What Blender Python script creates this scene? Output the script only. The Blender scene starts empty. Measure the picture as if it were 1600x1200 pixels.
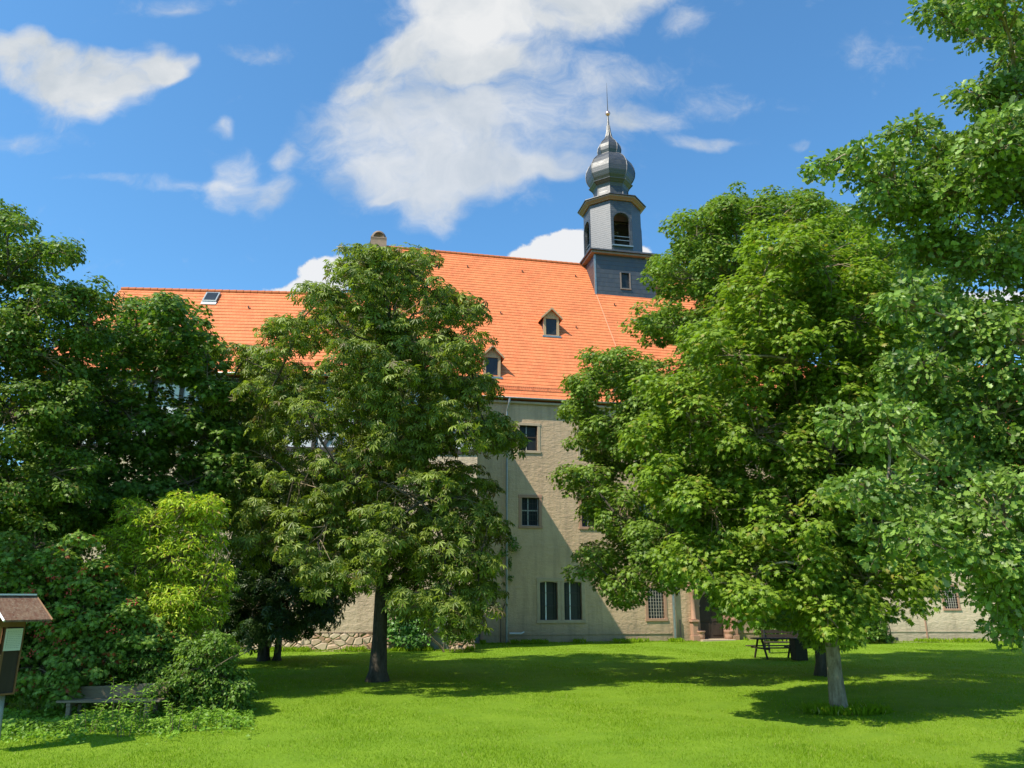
import bpy, math, random
import numpy as np
from mathutils import Vector, Matrix

# ------------------------------------------------------------------ camera, sky, sun
S = bpy.context.scene
COL = S.collection
F_PX, HORIZON, CAM_H = 1200.0, 935.0, 2.3
PITCH = math.atan((HORIZON - 600) / F_PX)
cam_d = bpy.data.cameras.new('camera'); cam = bpy.data.objects.new('camera', cam_d); COL.objects.link(cam)
cam.location = (0, 0, CAM_H); cam.rotation_euler = (math.radians(90) + PITCH, 0, 0)
cam_d.sensor_width = 36; cam_d.lens = 36 * F_PX / 1600; cam_d.clip_end = 3000; cam_d.clip_start = .05
S.camera = cam

SUNV = Vector((-.875, -.66, 1.44)).normalized()           # towards the sun
sd = bpy.data.lights.new('sun', 'SUN'); sd.energy = 4.8; sd.angle = math.radians(.5); sd.color = (1, .92, .78)
sun = bpy.data.objects.new('sun', sd); COL.objects.link(sun); sun.location = (-60, -40, 90)
sun.rotation_euler = SUNV.to_track_quat('Z', 'Y').to_euler()

S.view_settings.view_transform = 'Standard'; S.view_settings.look = 'None'
S.view_settings.gamma = 1; S.view_settings.exposure = 0.6
SKY_STRENGTH = .12

def ray(x, y):
    u = (x - 800) / F_PX; v = (y - 600) / F_PX
    return Vector((u, v * math.sin(PITCH) + math.cos(PITCH), -v * math.cos(PITCH) + math.sin(PITCH)))
def at(x, y, Y):                                            # point at world depth Y seen at photo position x, y
    d = ray(x, y); return Vector((0, 0, CAM_H)) + d * (Y / d.y)

class NT:
    def __init__(s, tree): s.t = tree; s.n = tree.nodes; s.l = tree.links
    def new(s, kind, **kw):
        nd = s.n.new(kind)
        for k, v in kw.items(): setattr(nd, k, v)
        return nd
    def put(s, sock, v):
        if hasattr(v, 'is_output') or isinstance(v, bpy.types.NodeSocket): s.l.new(v, sock)
        else: sock.default_value = v
    def math(s, op, a, b=None, c=None, clamp=False):
        nd = s.new('ShaderNodeMath', operation=op, use_clamp=clamp); s.put(nd.inputs[0], a)
        if b is not None: s.put(nd.inputs[1], b)
        if c is not None: s.put(nd.inputs[2], c)
        return nd.outputs[0]
    def vmath(s, op, a, b=None):
        nd = s.new('ShaderNodeVectorMath', operation=op); s.put(nd.inputs[0], a)
        if b is not None: s.put(nd.inputs[1], b)
        return nd.outputs['Value'] if op in ('LENGTH', 'DOT_PRODUCT', 'DISTANCE') else nd.outputs[0]
    def noise(s, vec, scale, detail=4, rough=.55, dist=0, color=False):
        nd = s.new('ShaderNodeTexNoise'); s.put(nd.inputs['Vector'], vec); nd.inputs['Scale'].default_value = scale
        nd.inputs['Detail'].default_value = detail; nd.inputs['Roughness'].default_value = rough; nd.inputs['Distortion'].default_value = dist
        return nd.outputs['Color' if color else 'Fac']
    def remap(s, v, a, b, c=0., d=1., smooth=False):
        nd = s.new('ShaderNodeMapRange'); nd.interpolation_type = 'SMOOTHSTEP' if smooth else 'LINEAR'
        s.put(nd.inputs[0], v)
        for i, q in enumerate((a, b, c, d)): s.put(nd.inputs[i + 1], q)
        return nd.outputs[0]
    def mix(s, f, a, b, blend='MIX'):
        nd = s.new('ShaderNodeMix'); nd.data_type = 'RGBA'; nd.blend_type = blend
        s.put(nd.inputs[0], f)
        for i, q in ((6, a), (7, b)):
            if isinstance(q, (tuple, list)) and len(q) == 3: q = (*q, 1)
            s.put(nd.inputs[i], q)
        return nd.outputs[2]

W = bpy.data.worlds.new('World'); S.world = W; W.use_nodes = True
w = NT(W.node_tree); w.n.clear()
sky = w.new('ShaderNodeTexSky', sky_type='NISHITA'); sky.sun_disc = False
sky.sun_elevation = math.asin(SUNV.z); sky.sun_rotation = math.atan2(SUNV.x, SUNV.y)
sky.air_density = 1.0; sky.dust_density = .8; sky.ozone_density = 2.2
gen = w.new('ShaderNodeTexCoord').outputs['Generated']
sep = w.new('ShaderNodeSeparateXYZ'); w.l.new(gen, sep.inputs[0])
ay = w.math('MAXIMUM', w.math('ABSOLUTE', sep.outputs[1]), .02)
cu = w.math('DIVIDE', sep.outputs[0], ay); cw = w.math('DIVIDE', sep.outputs[2], ay)
cmb = w.new('ShaderNodeCombineXYZ'); w.l.new(cu, cmb.inputs[0]); w.l.new(cw, cmb.inputs[1]); w.l.new(w.math('MULTIPLY', sep.outputs[1], .3), cmb.inputs[2])
cv = cmb.outputs[0]
warp = w.vmath('MULTIPLY', w.vmath('SUBTRACT', w.noise(cv, 5, 3, .6, color=True), (.5, .5, .5)), (.16, .13, 0))
cvw = w.vmath('ADD', cv, warp)
def blob_mask(blobs, vec):
    tot = None
    for (px, py, rx, ry, amp) in blobs:
        d = ray(px, py); c = (d.x / d.y, d.z / d.y, 0)
        k = 1 / F_PX / .97
        q = w.vmath('MULTIPLY', w.vmath('MULTIPLY', w.vmath('SUBTRACT', vec, c), (1, 1, 0)), (1 / (rx * k), 1 / (ry * k), 0))
        m = w.remap(w.vmath('LENGTH', q), .25, 1.45, amp, 0., smooth=True)
        tot = m if tot is None else w.math('ADD', tot, m)
    return w.math('MINIMUM', w.math('MULTIPLY', tot, .82), 1.12)
thick = [(900, -30, 260, 90, 1.2), (760, 30, 220, 100, 1.15), (650, 100, 150, 80, 1.05), (800, 110, 130, 60, .75), (570, 150, 70, 40, .8), (190, 100, 120, 62, 1.05), (60, 100, 140, 70, 1.1), (130, 160, 100, 55, 1.05), (255, 110, 46, 36, .9),
         (30, 60, 60, 50, .75), (290, 0, 110, 30, .7)]
thin = [(620, 210, 170, 130, 1.1), (800, 190, 190, 120, 1.05), (960, 110, 120, 60, .7), (760, 280, 120, 60, .7), (600, 290, 90, 50, .65), (680, 330, 60, 50, .55), (1000, 185, 100, 36, .8), (1110, 222, 75, 22, .9), (365, 270, 36, 70, .85), (420, 300, 36, 50, .75), (440, 230, 24, 30, .6),
        (347, 188, 22, 24, .8), (850, 270, 90, 26, .7), (610, 305, 40, 14, .8), (220, 275, 170, 16, .55), (80, 220, 130, 26, .45), (400, 70, 90, 24, .5), (1150, 150, 90, 50, .45), (1370, 90, 90, 50, .45), (1240, 235, 30, 14, .6), (1080, 20, 60, 40, .6)]
puff = [(862, 398, 66, 44, 1.1), (905, 382, 40, 32, 1.), (820, 410, 36, 20, .8), (520, 425, 66, 36, 1.0), (460, 460, 70, 22, .9), (1000, 400, 26, 20, .9), (1430, 455, 60, 30, 1.), (1560, 480, 90, 40, .9)]
fb = w.noise(cvw, 8, 10, .62); fb2 = w.noise(cvw, 4.2, 8, .6, 0)
mt = w.remap(w.math('ADD', blob_mask(thick, cvw), w.math('MULTIPLY', w.math('SUBTRACT', fb, .5), 1.9)), .25, 1.08, smooth=True)
mn = w.remap(w.math('ADD', blob_mask(thin, cvw), w.math('MULTIPLY', w.math('SUBTRACT', w.noise(w.vmath('MULTIPLY', cvw, (1, 1.15, 1)), 9, 11, .66, 0), .5), 1.7)), .15, 1.15, 0, .85, smooth=True)
mp = w.remap(w.math('ADD', blob_mask(puff, cv), w.math('MULTIPLY', w.math('SUBTRACT', w.noise(cv, 22, 9, .6), .5), 1.5)), .36, .62, smooth=True)
bright = w.remap(fb2, .36, .62, .25, 1.0)
base_c = w.mix(bright, (.52, .60, .68), (.95, .96, .96))
ccol = w.mix(mp, base_c, (.97, .98, 1.0))
mask = w.math('MINIMUM', w.math('MAXIMUM', w.math('MAXIMUM', mt, mn), mp), .97)
mask = w.math('MULTIPLY', mask, w.remap(sep.outputs[2], .02, .12))
haze_g = w.remap(sep.outputs[2], .0, .45, .28, 0., smooth=True)
bg1 = w.new('ShaderNodeBackground'); bg1.inputs[1].default_value = SKY_STRENGTH
w.l.new(w.mix(1., sky.outputs[0], (.66, 1.12, 1.32), 'MULTIPLY'), bg1.inputs[0])
bg2 = w.new('ShaderNodeBackground'); bg2.inputs[1].default_value = .60; w.l.new(ccol, bg2.inputs[0])
ms = w.new('ShaderNodeMixShader'); w.l.new(mask, ms.inputs[0]); w.l.new(bg1.outputs[0], ms.inputs[1]); w.l.new(bg2.outputs[0], ms.inputs[2])
wo = w.new('ShaderNodeOutputWorld'); w.l.new(ms.outputs[0], wo.inputs[0])

# ------------------------------------------------------------------ helpers
def tag(o, label=None, cat=None, group=None, kind=None):
    if label: o['label'] = label
    if cat: o['category'] = cat
    if group: o['group'] = group
    if kind: o['kind'] = kind
    return o
def empty(name, loc=(0, 0, 0), rz=0, parent=None):
    o = bpy.data.objects.new(name, None); COL.objects.link(o); o.location = loc; o.rotation_euler = (0, 0, rz)
    o.empty_display_size = .3
    if parent: o.parent = parent
    return o
class MB:
    def __init__(s): s.v = []; s.f = []; s.uv = []
    def add(s, vs, fs):
        b = len(s.v); s.v += [tuple(v) for v in vs]; s.f += [tuple(i + b for i in f) for f in fs]; return s
    def box(s, x0, x1, y0, y1, z0, z1):
        return s.add([(x, y, z) for z in (z0, z1) for y in (y0, y1) for x in (x0, x1)],
                     [(0, 2, 3, 1), (4, 5, 7, 6), (0, 1, 5, 4), (2, 6, 7, 3), (0, 4, 6, 2), (1, 3, 7, 5)])
    def tube(s, pts, rad, n=8, cap=True):
        pts = [Vector(p) for p in pts]
        if not isinstance(rad, (list, tuple)): rad = [rad] * len(pts)
        b = len(s.v)
        for i, p in enumerate(pts):
            t = (pts[min(i + 1, len(pts) - 1)] - pts[max(i - 1, 0)]).normalized()
            a = t.cross(Vector((0, 1, .13)) if abs(t.y) < .8 else Vector((1, 0, 0))).normalized(); c = t.cross(a)
            for k in range(n):
                an = 2 * math.pi * k / n; s.v.append(tuple(p + (a * math.cos(an) + c * math.sin(an)) * rad[i]))
        for i in range(len(pts) - 1):
            for k in range(n):
                k2 = (k + 1) % n; s.f.append((b + i * n + k, b + i * n + k2, b + (i + 1) * n + k2, b + (i + 1) * n + k))
        if cap:
            s.f.append(tuple(b + k for k in range(n))[::-1]); s.f.append(tuple(b + (len(pts) - 1) * n + k for k in range(n)))
        return s
    def lathe(s, cx, cy, prof, n=8, off=math.pi / 8, cap=True):
        b = len(s.v)
        for (r, z) in prof:
            for k in range(n):
                a = off + 2 * math.pi * k / n; s.v.append((cx + r * math.cos(a), cy + r * math.sin(a), z))
        for i in range(len(prof) - 1):
            for k in range(n):
                k2 = (k + 1) % n; s.f.append((b + i * n + k, b + i * n + k2, b + (i + 1) * n + k2, b + (i + 1) * n + k))
        if cap:
            s.f.append(tuple(b + k for k in range(n))[::-1]); s.f.append(tuple(b + (len(prof) - 1) * n + k for k in range(n)))
        return s
    def xform(s, M, start=0):
        s.v = s.v[:start] + [tuple(M @ Vector(v)) for v in s.v[start:]]; return s
    def build(s, name, m, parent=None, smooth=False, bevel=0):
        me = bpy.data.meshes.new(name); me.from_pydata(s.v, [], s.f); me.update()
        o = bpy.data.objects.new(name, me); COL.objects.link(o)
        if m: me.materials.append(m)
        if smooth: me.polygons.foreach_set('use_smooth', [True] * len(me.polygons))
        if bevel:
            b = o.modifiers.new('bevel', 'BEVEL'); b.width = bevel; b.segments = 2; b.limit_method = 'ANGLE'
        if parent: o.parent = parent
        return o

MATS = {}
def mat(name, fn):
    if name in MATS: return MATS[name]
    m = bpy.data.materials.new(name); m.use_nodes = True; t = NT(m.node_tree); t.n.clear()
    out = t.new('ShaderNodeOutputMaterial'); fn(t, out); MATS[name] = m; return m
def principled(t, out, color, rough=.7, metal=0., bump=None, bstr=.3, bdist=.02, spec=.5):
    p = t.new('ShaderNodeBsdfPrincipled')
    if isinstance(color, (tuple, list)) and len(color) == 3: color = (*color, 1)
    t.put(p.inputs['Base Color'], color); t.put(p.inputs['Roughness'], rough); t.put(p.inputs['Metallic'], metal)
    t.put(p.inputs['Specular IOR Level'], spec)
    if bump is not None:
        b = t.new('ShaderNodeBump'); b.inputs['Strength'].default_value = bstr; b.inputs['Distance'].default_value = bdist
        t.put(b.inputs['Height'], bump); t.l.new(b.outputs[0], p.inputs['Normal'])
    t.l.new(p.outputs[0], out.inputs[0]); return p
def pos(t): return t.new('ShaderNodeTexCoord').outputs['Object']
def simple(name, c1, c2=None, rough=.7, metal=0., scale=6, bstr=.3, bdist=.01, spec=.5, stretch=(1, 1, 1)):
    def fn(t, out):
        v = t.vmath('MULTIPLY', pos(t), stretch)
        n1 = t.noise(v, scale, 6, .6)
        col = t.mix(t.remap(n1, .3, .7), c1, c2 or tuple(x * .75 for x in c1))
        principled(t, out, col, rough, metal, t.noise(v, scale * 4, 4), bstr, bdist, spec)
    return mat(name, fn)

def plaster_fn(ca, cb, stain):
    def fn(t, out):
        p = pos(t)
        big = t.noise(p, .35, 5, .6); med = t.noise(p, 1.7, 6, .65); fine = t.noise(p, 16, 5, .7)
        streak = t.noise(t.vmath('MULTIPLY', p, (2.2, 2.2, .22)), 1.2, 5, .6)
        rows = t.noise(t.vmath('MULTIPLY', p, (1.1, 1.1, 4.2)), 1.3, 6, .65, .8)
        col = t.mix(t.remap(big, .35, .68), ca, cb)
        col = t.mix(t.remap(med, .45, .8, 0, .5), col, tuple(x * .68 for x in ca))
        col = t.mix(t.remap(streak, .48, .72, 0, .65), col, stain)
        col = t.mix(t.remap(fine, .5, .8, 0, .35), col, tuple(min(1, x * 1.3) for x in cb))
        sz = t.new('ShaderNodeSeparateXYZ'); t.l.new(p, sz.inputs[0])
        low = t.math('ADD', sz.outputs[2], t.math('MULTIPLY', t.math('SUBTRACT', med, .5), 2.2))
        col = t.mix(t.remap(low, .2, 1.3, .45, 0), col, (.16, .15, .10))
        h = t.math('ADD', t.math('MULTIPLY', rows, .75), t.math('ADD', t.math('MULTIPLY', fine, .28), t.math('MULTIPLY', t.noise(p, 5, 4), .6)))
        principled(t, out, col, .92, 0, h, .8, .06, .2)
    return fn
M_WALL = mat('lime_plaster', plaster_fn((.50, .35, .225), (.57, .405, .265), (.31, .225, .155)))
M_WALL2 = mat('pale_plaster', plaster_fn((.56, .43, .30), (.62, .50, .36), (.38, .29, .20)))
M_STONE = simple('red_sandstone', (.42, .23, .15), (.32, .19, .13), .85, scale=3, bstr=.5)
M_STONEP = simple('pale_sandstone', (.46, .36, .25), (.38, .28, .19), .85, scale=3, bstr=.5)
M_COPE = simple('weathered_coping', (.15, .11, .08), (.24, .16, .11), .9, scale=4, bstr=.6)
M_GLASS = simple('dark_glass', (.018, .022, .026), (.03, .035, .04), .2, scale=1.5, bstr=.06, spec=.3)
M_BARS = simple('pale_casement', (.42, .42, .40), (.32, .32, .30), .6)
M_DARKWOOD = simple('dark_wood', (.030, .019, .012), (.05, .032, .020), .8, scale=8, stretch=(1, 1, .15))
M_TIMBER = simple('half_timber', (.03, .026, .024), (.05, .042, .036), .8, scale=8)
M_WHITEP = simple('pale_panel', (.62, .64, .66), (.54, .56, .58), .85)
M_ZINC = simple('zinc', (.32, .36, .36), (.24, .28, .29), .42, .7, scale=5, bstr=.1)
M_IRON = simple('iron', (.03, .03, .03), (.06, .055, .05), .6, .3)
M_GREYDOOR = simple('grey_door', (.30, .32, .33), (.26, .27, .28), .6)
M_OAKTRIM = simple('tan_timber', (.50, .34, .19), (.38, .25, .14), .7, scale=9, stretch=(1, 1, .2))
M_TRIM = simple('tower_cornice_trim', (.21, .16, .14), (.17, .13, .11), .7, scale=4)
M_GOLD = simple('copper_ball', (.80, .42, .38), (.70, .36, .32), .32, .85, scale=3, bstr=.02)
M_GREYWOOD = simple('weathered_plank', (.26, .20, .12), (.15, .115, .07), .85, scale=7, stretch=(.12, 1, 1), bstr=.6)
M_BROWNWOOD = simple('brown_plank', (.21, .10, .035), (.14, .065, .025), .75, scale=9, stretch=(1, 1, .15), bstr=.5)
M_POST = simple('grey_post', (.30, .32, .30), (.20, .21, .20), .6, .2)
M_PAPER = simple('paper', (.60, .60, .52), (.54, .54, .46), .8, scale=3)
M_WHITE = simple('white_paint', (.75, .76, .78), (.68, .69, .70), .6)

def tile_fn(t, out):
    uv = t.new('ShaderNodeUVMap').outputs[0]
    br = t.new('ShaderNodeTexBrick'); t.l.new(uv, br.inputs['Vector'])
    br.offset = .5; br.inputs['Scale'].default_value = 1; br.inputs['Brick Width'].default_value = .19; br.inputs['Row Height'].default_value = .31
    br.inputs['Mortar Size'].default_value = .006; br.inputs['Mortar Smooth'].default_value = .3; br.inputs['Bias'].default_value = -.1
    br.inputs['Color1'].default_value = (.66, .190, .074, 1); br.inputs['Color2'].default_value = (.56, .150, .056, 1); br.inputs['Mortar'].default_value = (.34, .09, .03, 1)
    n1 = t.noise(uv, .55, 6, .65); n2 = t.noise(uv, 5, 3, .7)
    col = t.mix(t.remap(n1, .35, .72, 0, .5), br.outputs['Color'], (.76, .25, .09))
    col = t.mix(t.remap(n2, .58, .8, 0, .4), col, (.50, .13, .04))
    n3 = t.noise(t.vmath('MULTIPLY', uv, (1.6, .16, 1)), 1.0, 6, .7); col = t.mix(t.remap(n3, .5, .75, 0, .4), col, (.46, .13, .055))
    principled(t, out, col, .78, 0, t.math('ADD', t.math('MULTIPLY', br.outputs['Fac'], -.4), n2), .35, .02, .3)
M_TILE = mat('orange_roof_tile', tile_fn)
def slate_fn(dark, rowh, light, met=.0):
    def fn(t, out):
        p = pos(t); s = t.new('ShaderNodeSeparateXYZ'); t.l.new(p, s.inputs[0])
        row = t.math('DIVIDE', s.outputs[2], rowh); fr = t.math('FRACT', row); idx = t.math('FLOOR', row)
        c = t.new('ShaderNodeCombineXYZ'); t.put(c.inputs[0], t.math('MULTIPLY', s.outputs[0], 2.6)); t.put(c.inputs[1], t.math('MULTIPLY', s.outputs[1], 2.6)); t.put(c.inputs[2], t.math('MULTIPLY', idx, 3.7))
        v = t.noise(c.outputs[0], 1.0, 2, .5); n = t.noise(p, 9, 5, .6)
        col = t.mix(t.remap(v, .3, .7), dark, light)
        col = t.mix(t.remap(n, .5, .8, 0, .4), col, tuple(x * 1.5 for x in light))
        col = t.mix(t.math('LESS_THAN', fr, .1), col, tuple(x * .45 for x in dark))
        h = t.math('ADD', t.math('MULTIPLY', fr, -1.2), t.math('MULTIPLY', n, .25))
        principled(t, out, col, t.remap(v, .3, .7, .42, .56), met, h, .5, .03, .9)
    return fn
M_SLATE = mat('tower_slate', slate_fn((.022, .025, .032), .34, (.036, .040, .050)))
M_SLATE2 = mat('lantern_slate', slate_fn((.038, .041, .05), .17, (.075, .08, .092), .22))
M_DOME = mat('dome_slate', slate_fn((.020, .021, .025), .15, (.034, .036, .042), .05))
def rubble_fn(t, out):
    p = pos(t); q = t.vmath('MULTIPLY', p, (1, 1, 1.5))
    vo = t.new('ShaderNodeTexVoronoi'); t.l.new(q, vo.inputs['Vector']); vo.inputs['Scale'].default_value = 2.7
    ve = t.new('ShaderNodeTexVoronoi', feature='DISTANCE_TO_EDGE'); t.l.new(q, ve.inputs['Vector']); ve.inputs['Scale'].default_value = 2.7
    col = t.mix(t.remap(vo.outputs['Color'], .2, .8), (.42, .25, .16), (.62, .50, .36))
    col = t.mix(t.remap(t.noise(p, 3, 5), .4, .7, 0, .5), col, (.36, .24, .17))
    col = t.mix(t.remap(ve.outputs[0], 0., .07, .45, 0), col, (.36, .28, .20))
    principled(t, out, col, .9, 0, t.remap(ve.outputs[0], 0, .15), .9, .08, .2)
M_RUBBLE = mat('rubble_plinth', rubble_fn)

def bark(name, a, b, sc=7):
    def fn(t, out):
        p = pos(t); v = t.vmath('MULTIPLY', p, (1, 1, .3))
        n = t.noise(v, sc, 7, .7); m = t.noise(p, 2.2, 5, .6)
        col = t.mix(t.remap(n, .35, .65), a, b)
        col = t.mix(t.remap(m, .55, .7, 0, .55), col, tuple(min(1, x * 1.5) for x in b))
        principled(t, out, col, .92, 0, n, 1., .04, .15)
    return mat(name, fn)
M_BARK = bark('maple_bark', (.15, .11, .07), (.38, .31, .22), 9)
M_BARKD = bark('dark_bark', (.045, .038, .028), (.10, .085, .066), 8)
M_TWIG = bark('twig_bark', (.16, .12, .075), (.26, .20, .13), 8)

def leaf_mat(name, c1, c2, c3=None, p3=.08, trans=.38, rough=.48, tcol=None, spec=.32, gain=1.5):
    def fn(t, out):
        a = t.new('ShaderNodeAttribute'); a.attribute_name = 'leaf_tone'; f = a.outputs['Fac']
        big = t.noise(pos(t), .9, 3, .6)
        k = t.math('ADD', t.math('MULTIPLY', f, .75), t.math('MULTIPLY', big, .5), clamp=True)
        g_ = gain; col = t.mix(t.remap(k, .15, .95), tuple(x * g_ * .72 for x in c1), tuple(x * g_ * 1.18 for x in c2))
        if c3: col = t.mix(t.math('GREATER_THAN', t.math('FRACT', t.math('MULTIPLY', f, 17.3)), 1 - p3), col, c3)
        p = t.new('ShaderNodeBsdfPrincipled'); t.put(p.inputs['Base Color'], col); p.inputs['Roughness'].default_value = rough
        p.inputs['Specular IOR Level'].default_value = spec
        tr = t.new('ShaderNodeBsdfTranslucent'); t.put(tr.inputs[0], t.mix(1., col, tcol or (1.25, 1.35, .6), 'MULTIPLY'))
        mx = t.new('ShaderNodeMixShader'); mx.inputs[0].default_value = trans
        t.l.new(p.outputs[0], mx.inputs[1]); t.l.new(tr.outputs[0], mx.inputs[2]); t.l.new(mx.outputs[0], out.inputs[0])
    return mat(name, fn)
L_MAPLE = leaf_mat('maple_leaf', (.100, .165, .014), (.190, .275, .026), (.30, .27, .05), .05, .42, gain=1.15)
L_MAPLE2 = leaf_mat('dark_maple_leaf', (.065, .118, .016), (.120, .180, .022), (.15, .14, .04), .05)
L_MAPLE3 = leaf_mat('deep_green_maple_leaf', (.046, .092, .013), (.090, .152, .020), (.12, .10, .03), .03, .34, gain=1.6)  # dark green leaf tone of the left maple
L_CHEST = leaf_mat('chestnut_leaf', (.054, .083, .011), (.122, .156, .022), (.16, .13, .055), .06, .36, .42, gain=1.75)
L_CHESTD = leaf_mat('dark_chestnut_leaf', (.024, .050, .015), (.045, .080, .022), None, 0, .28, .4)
L_OAK = leaf_mat('oak_leaf', (.060, .108, .020), (.130, .200, .034), (.22, .27, .11), .07, .30, .42)
L_LINDEN = leaf_mat('linden_leaf', (.055, .100, .014), (.105, .165, .022), (.17, .17, .04), .06, .32)
L_YELLOW = leaf_mat('yellow_green_leaf', (.20, .32, .025), (.38, .46, .035), (.42, .30, .05), .07, .42, gain=1.25)
L_VIB = leaf_mat('viburnum_leaf', (.062, .125, .018), (.135, .210, .030), (.27, .075, .018), .06, .3)
L_BUSH = leaf_mat('bush_leaf', (.045, .090, .012), (.095, .160, .018), None, 0, .3)
L_IVY = leaf_mat('ivy_leaf', (.040, .110, .022), (.10, .21, .035), None, 0, .25, .35)
L_NETTLE = leaf_mat('nettle_leaf', (.070, .145, .014), (.14, .24, .022), None, 0, .35)
M_BERRY = simple('red_berry', (.45, .05, .025), (.32, .03, .02), .35, scale=9, bstr=.02)

# ------------------------------------------------------------------ leaves and trees
def fan(outline, center=(0, .45, .0)):
    v = [center] + outline; n = len(outline)
    return np.array(v, float), [(0, i + 1, (i + 1) % n + 1) for i in range(n)]
def leaf_maple():
    pts = [(0, 0), (.28, .02), (.20, .16), (.55, .32), (.30, .42), (.42, .74), (.16, .62), (0, 1.05)]
    o = [(x, y, -.35 * x * x - .18 * y * y) for x, y in pts] + [(-x, y, -.35 * x * x - .18 * y * y) for x, y in pts[-2:0:-1]]
    return fan(o, (0, .40, .03))
def leaf_oak():
    pts = [(0, 0), (.10, .12), (.20, .28), (.13, .38), (.31, .56), (.20, .66), (.27, .86), (0, 1.0)]
    o = [(x, y, .25 * x - .15 * y * y) for x, y in pts] + [(-x, y, .25 * x - .15 * y * y) for x, y in pts[-2:0:-1]]
    return fan(o, (0, .5, -.02))
def leaf_simple(wd=.3, droop=.25):
    v = [(0, 0, 0), (wd, .42, .06), (0, 1, -droop), (-wd, .42, .06), (0, .45, -.03)]
    return np.array(v, float), [(4, 0, 1), (4, 1, 2), (4, 2, 3), (4, 3, 0)]
def leaf_chestnut():
    V = []; Fc = []
    for k, a in enumerate((-115, -65, -25, 20, 62, 118)):
        a = math.radians(a); L = (.62, .88, 1.0, 1.0, .88, .62)[k]
        c, s_ = math.sin(a), math.cos(a); b = len(V)
        for (x, y, z) in [(0, 0, 0), (.15 * L, .62 * L, -.10), (0, L, -.42 * L), (-.15 * L, .62 * L, -.10)]:
            V.append((c * y + s_ * x, s_ * y - c * x, z))
        Fc += [(b, b + 1, b + 2), (b, b + 2, b + 3)]
    return np.array(V, float), Fc
LEAVES = {'maple': leaf_maple(), 'oak': leaf_oak(), 'simple': leaf_simple(), 'thin': leaf_simple(.15, .3), 'chest': leaf_chestnut(), 'round': leaf_simple(.42, .2)}

def norm(a): return a / np.maximum(np.linalg.norm(a, axis=1, keepdims=True), 1e-6)
def leaf_mesh(name, kind, P, nrm, tip, size, m, rng, parent=None):
    T, Fc = LEAVES[kind]; N = len(P); K = len(T)
    z = norm(nrm); y = norm(tip - z * np.sum(tip * z, 1, keepdims=True)); x = np.cross(y, z)
    s = size[:, None, None]
    V = P[:, None, :] + s * (T[None, :, 0:1] * x[:, None] + T[None, :, 1:2] * y[:, None] + T[None, :, 2:3] * z[:, None])
    Fa = np.array(Fc, np.int32); nf = len(Fa)
    I = (Fa[None] + (np.arange(N) * K)[:, None, None]).reshape(-1).astype(np.int32)
    me = bpy.data.meshes.new(name); me.vertices.add(N * K); me.vertices.foreach_set('co', V.reshape(-1).astype(np.float32))
    me.loops.add(len(I)); me.loops.foreach_set('vertex_index', I)
    me.polygons.add(N * nf); me.polygons.foreach_set('loop_start', np.arange(0, len(I), 3, dtype=np.int32))
    me.update(calc_edges=True)
    at_ = me.attributes.new('leaf_tone', 'FLOAT', 'POINT'); at_.data.foreach_set('value', np.repeat(rng.random(N), K).astype(np.float32))
    me.materials.append(m); o = bpy.data.objects.new(name, me); COL.objects.link(o)
    if parent: o.parent = parent
    return o

def expand(clumps, Y, thick=1.0, cx=None, R=None, seed=0):
    """photo-space clumps -> world ellipsoids spread through the depth of a round crown"""
    rr = random.Random(seed); out = []
    xs = [c[0] for c in clumps]
    cx = cx if cx is not None else (min(xs) + max(xs)) / 2; R = R or (max(xs) - min(xs)) / 2 + 40
    for (px, py, r) in clumps:
        k = Y / F_PX; half = R * k * math.sqrt(max(.06, 1 - ((px - cx) / R) ** 2)) * thick
        rad = r * k * 1.02
        for sgn in ((0,) if half < rad * 1.1 else (-1, 0, 1)):
            dy = sgn * max(0, half - rad) * rr.uniform(.75, 1)
            yy = Y + dy
            x2, y2 = px + rr.uniform(-6, 6), py + rr.uniform(-6, 6)
            out.append((at(x2, y2, yy), rad * yy / Y * (1 if sgn <= 0 else .95), sgn))
    return out

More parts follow.
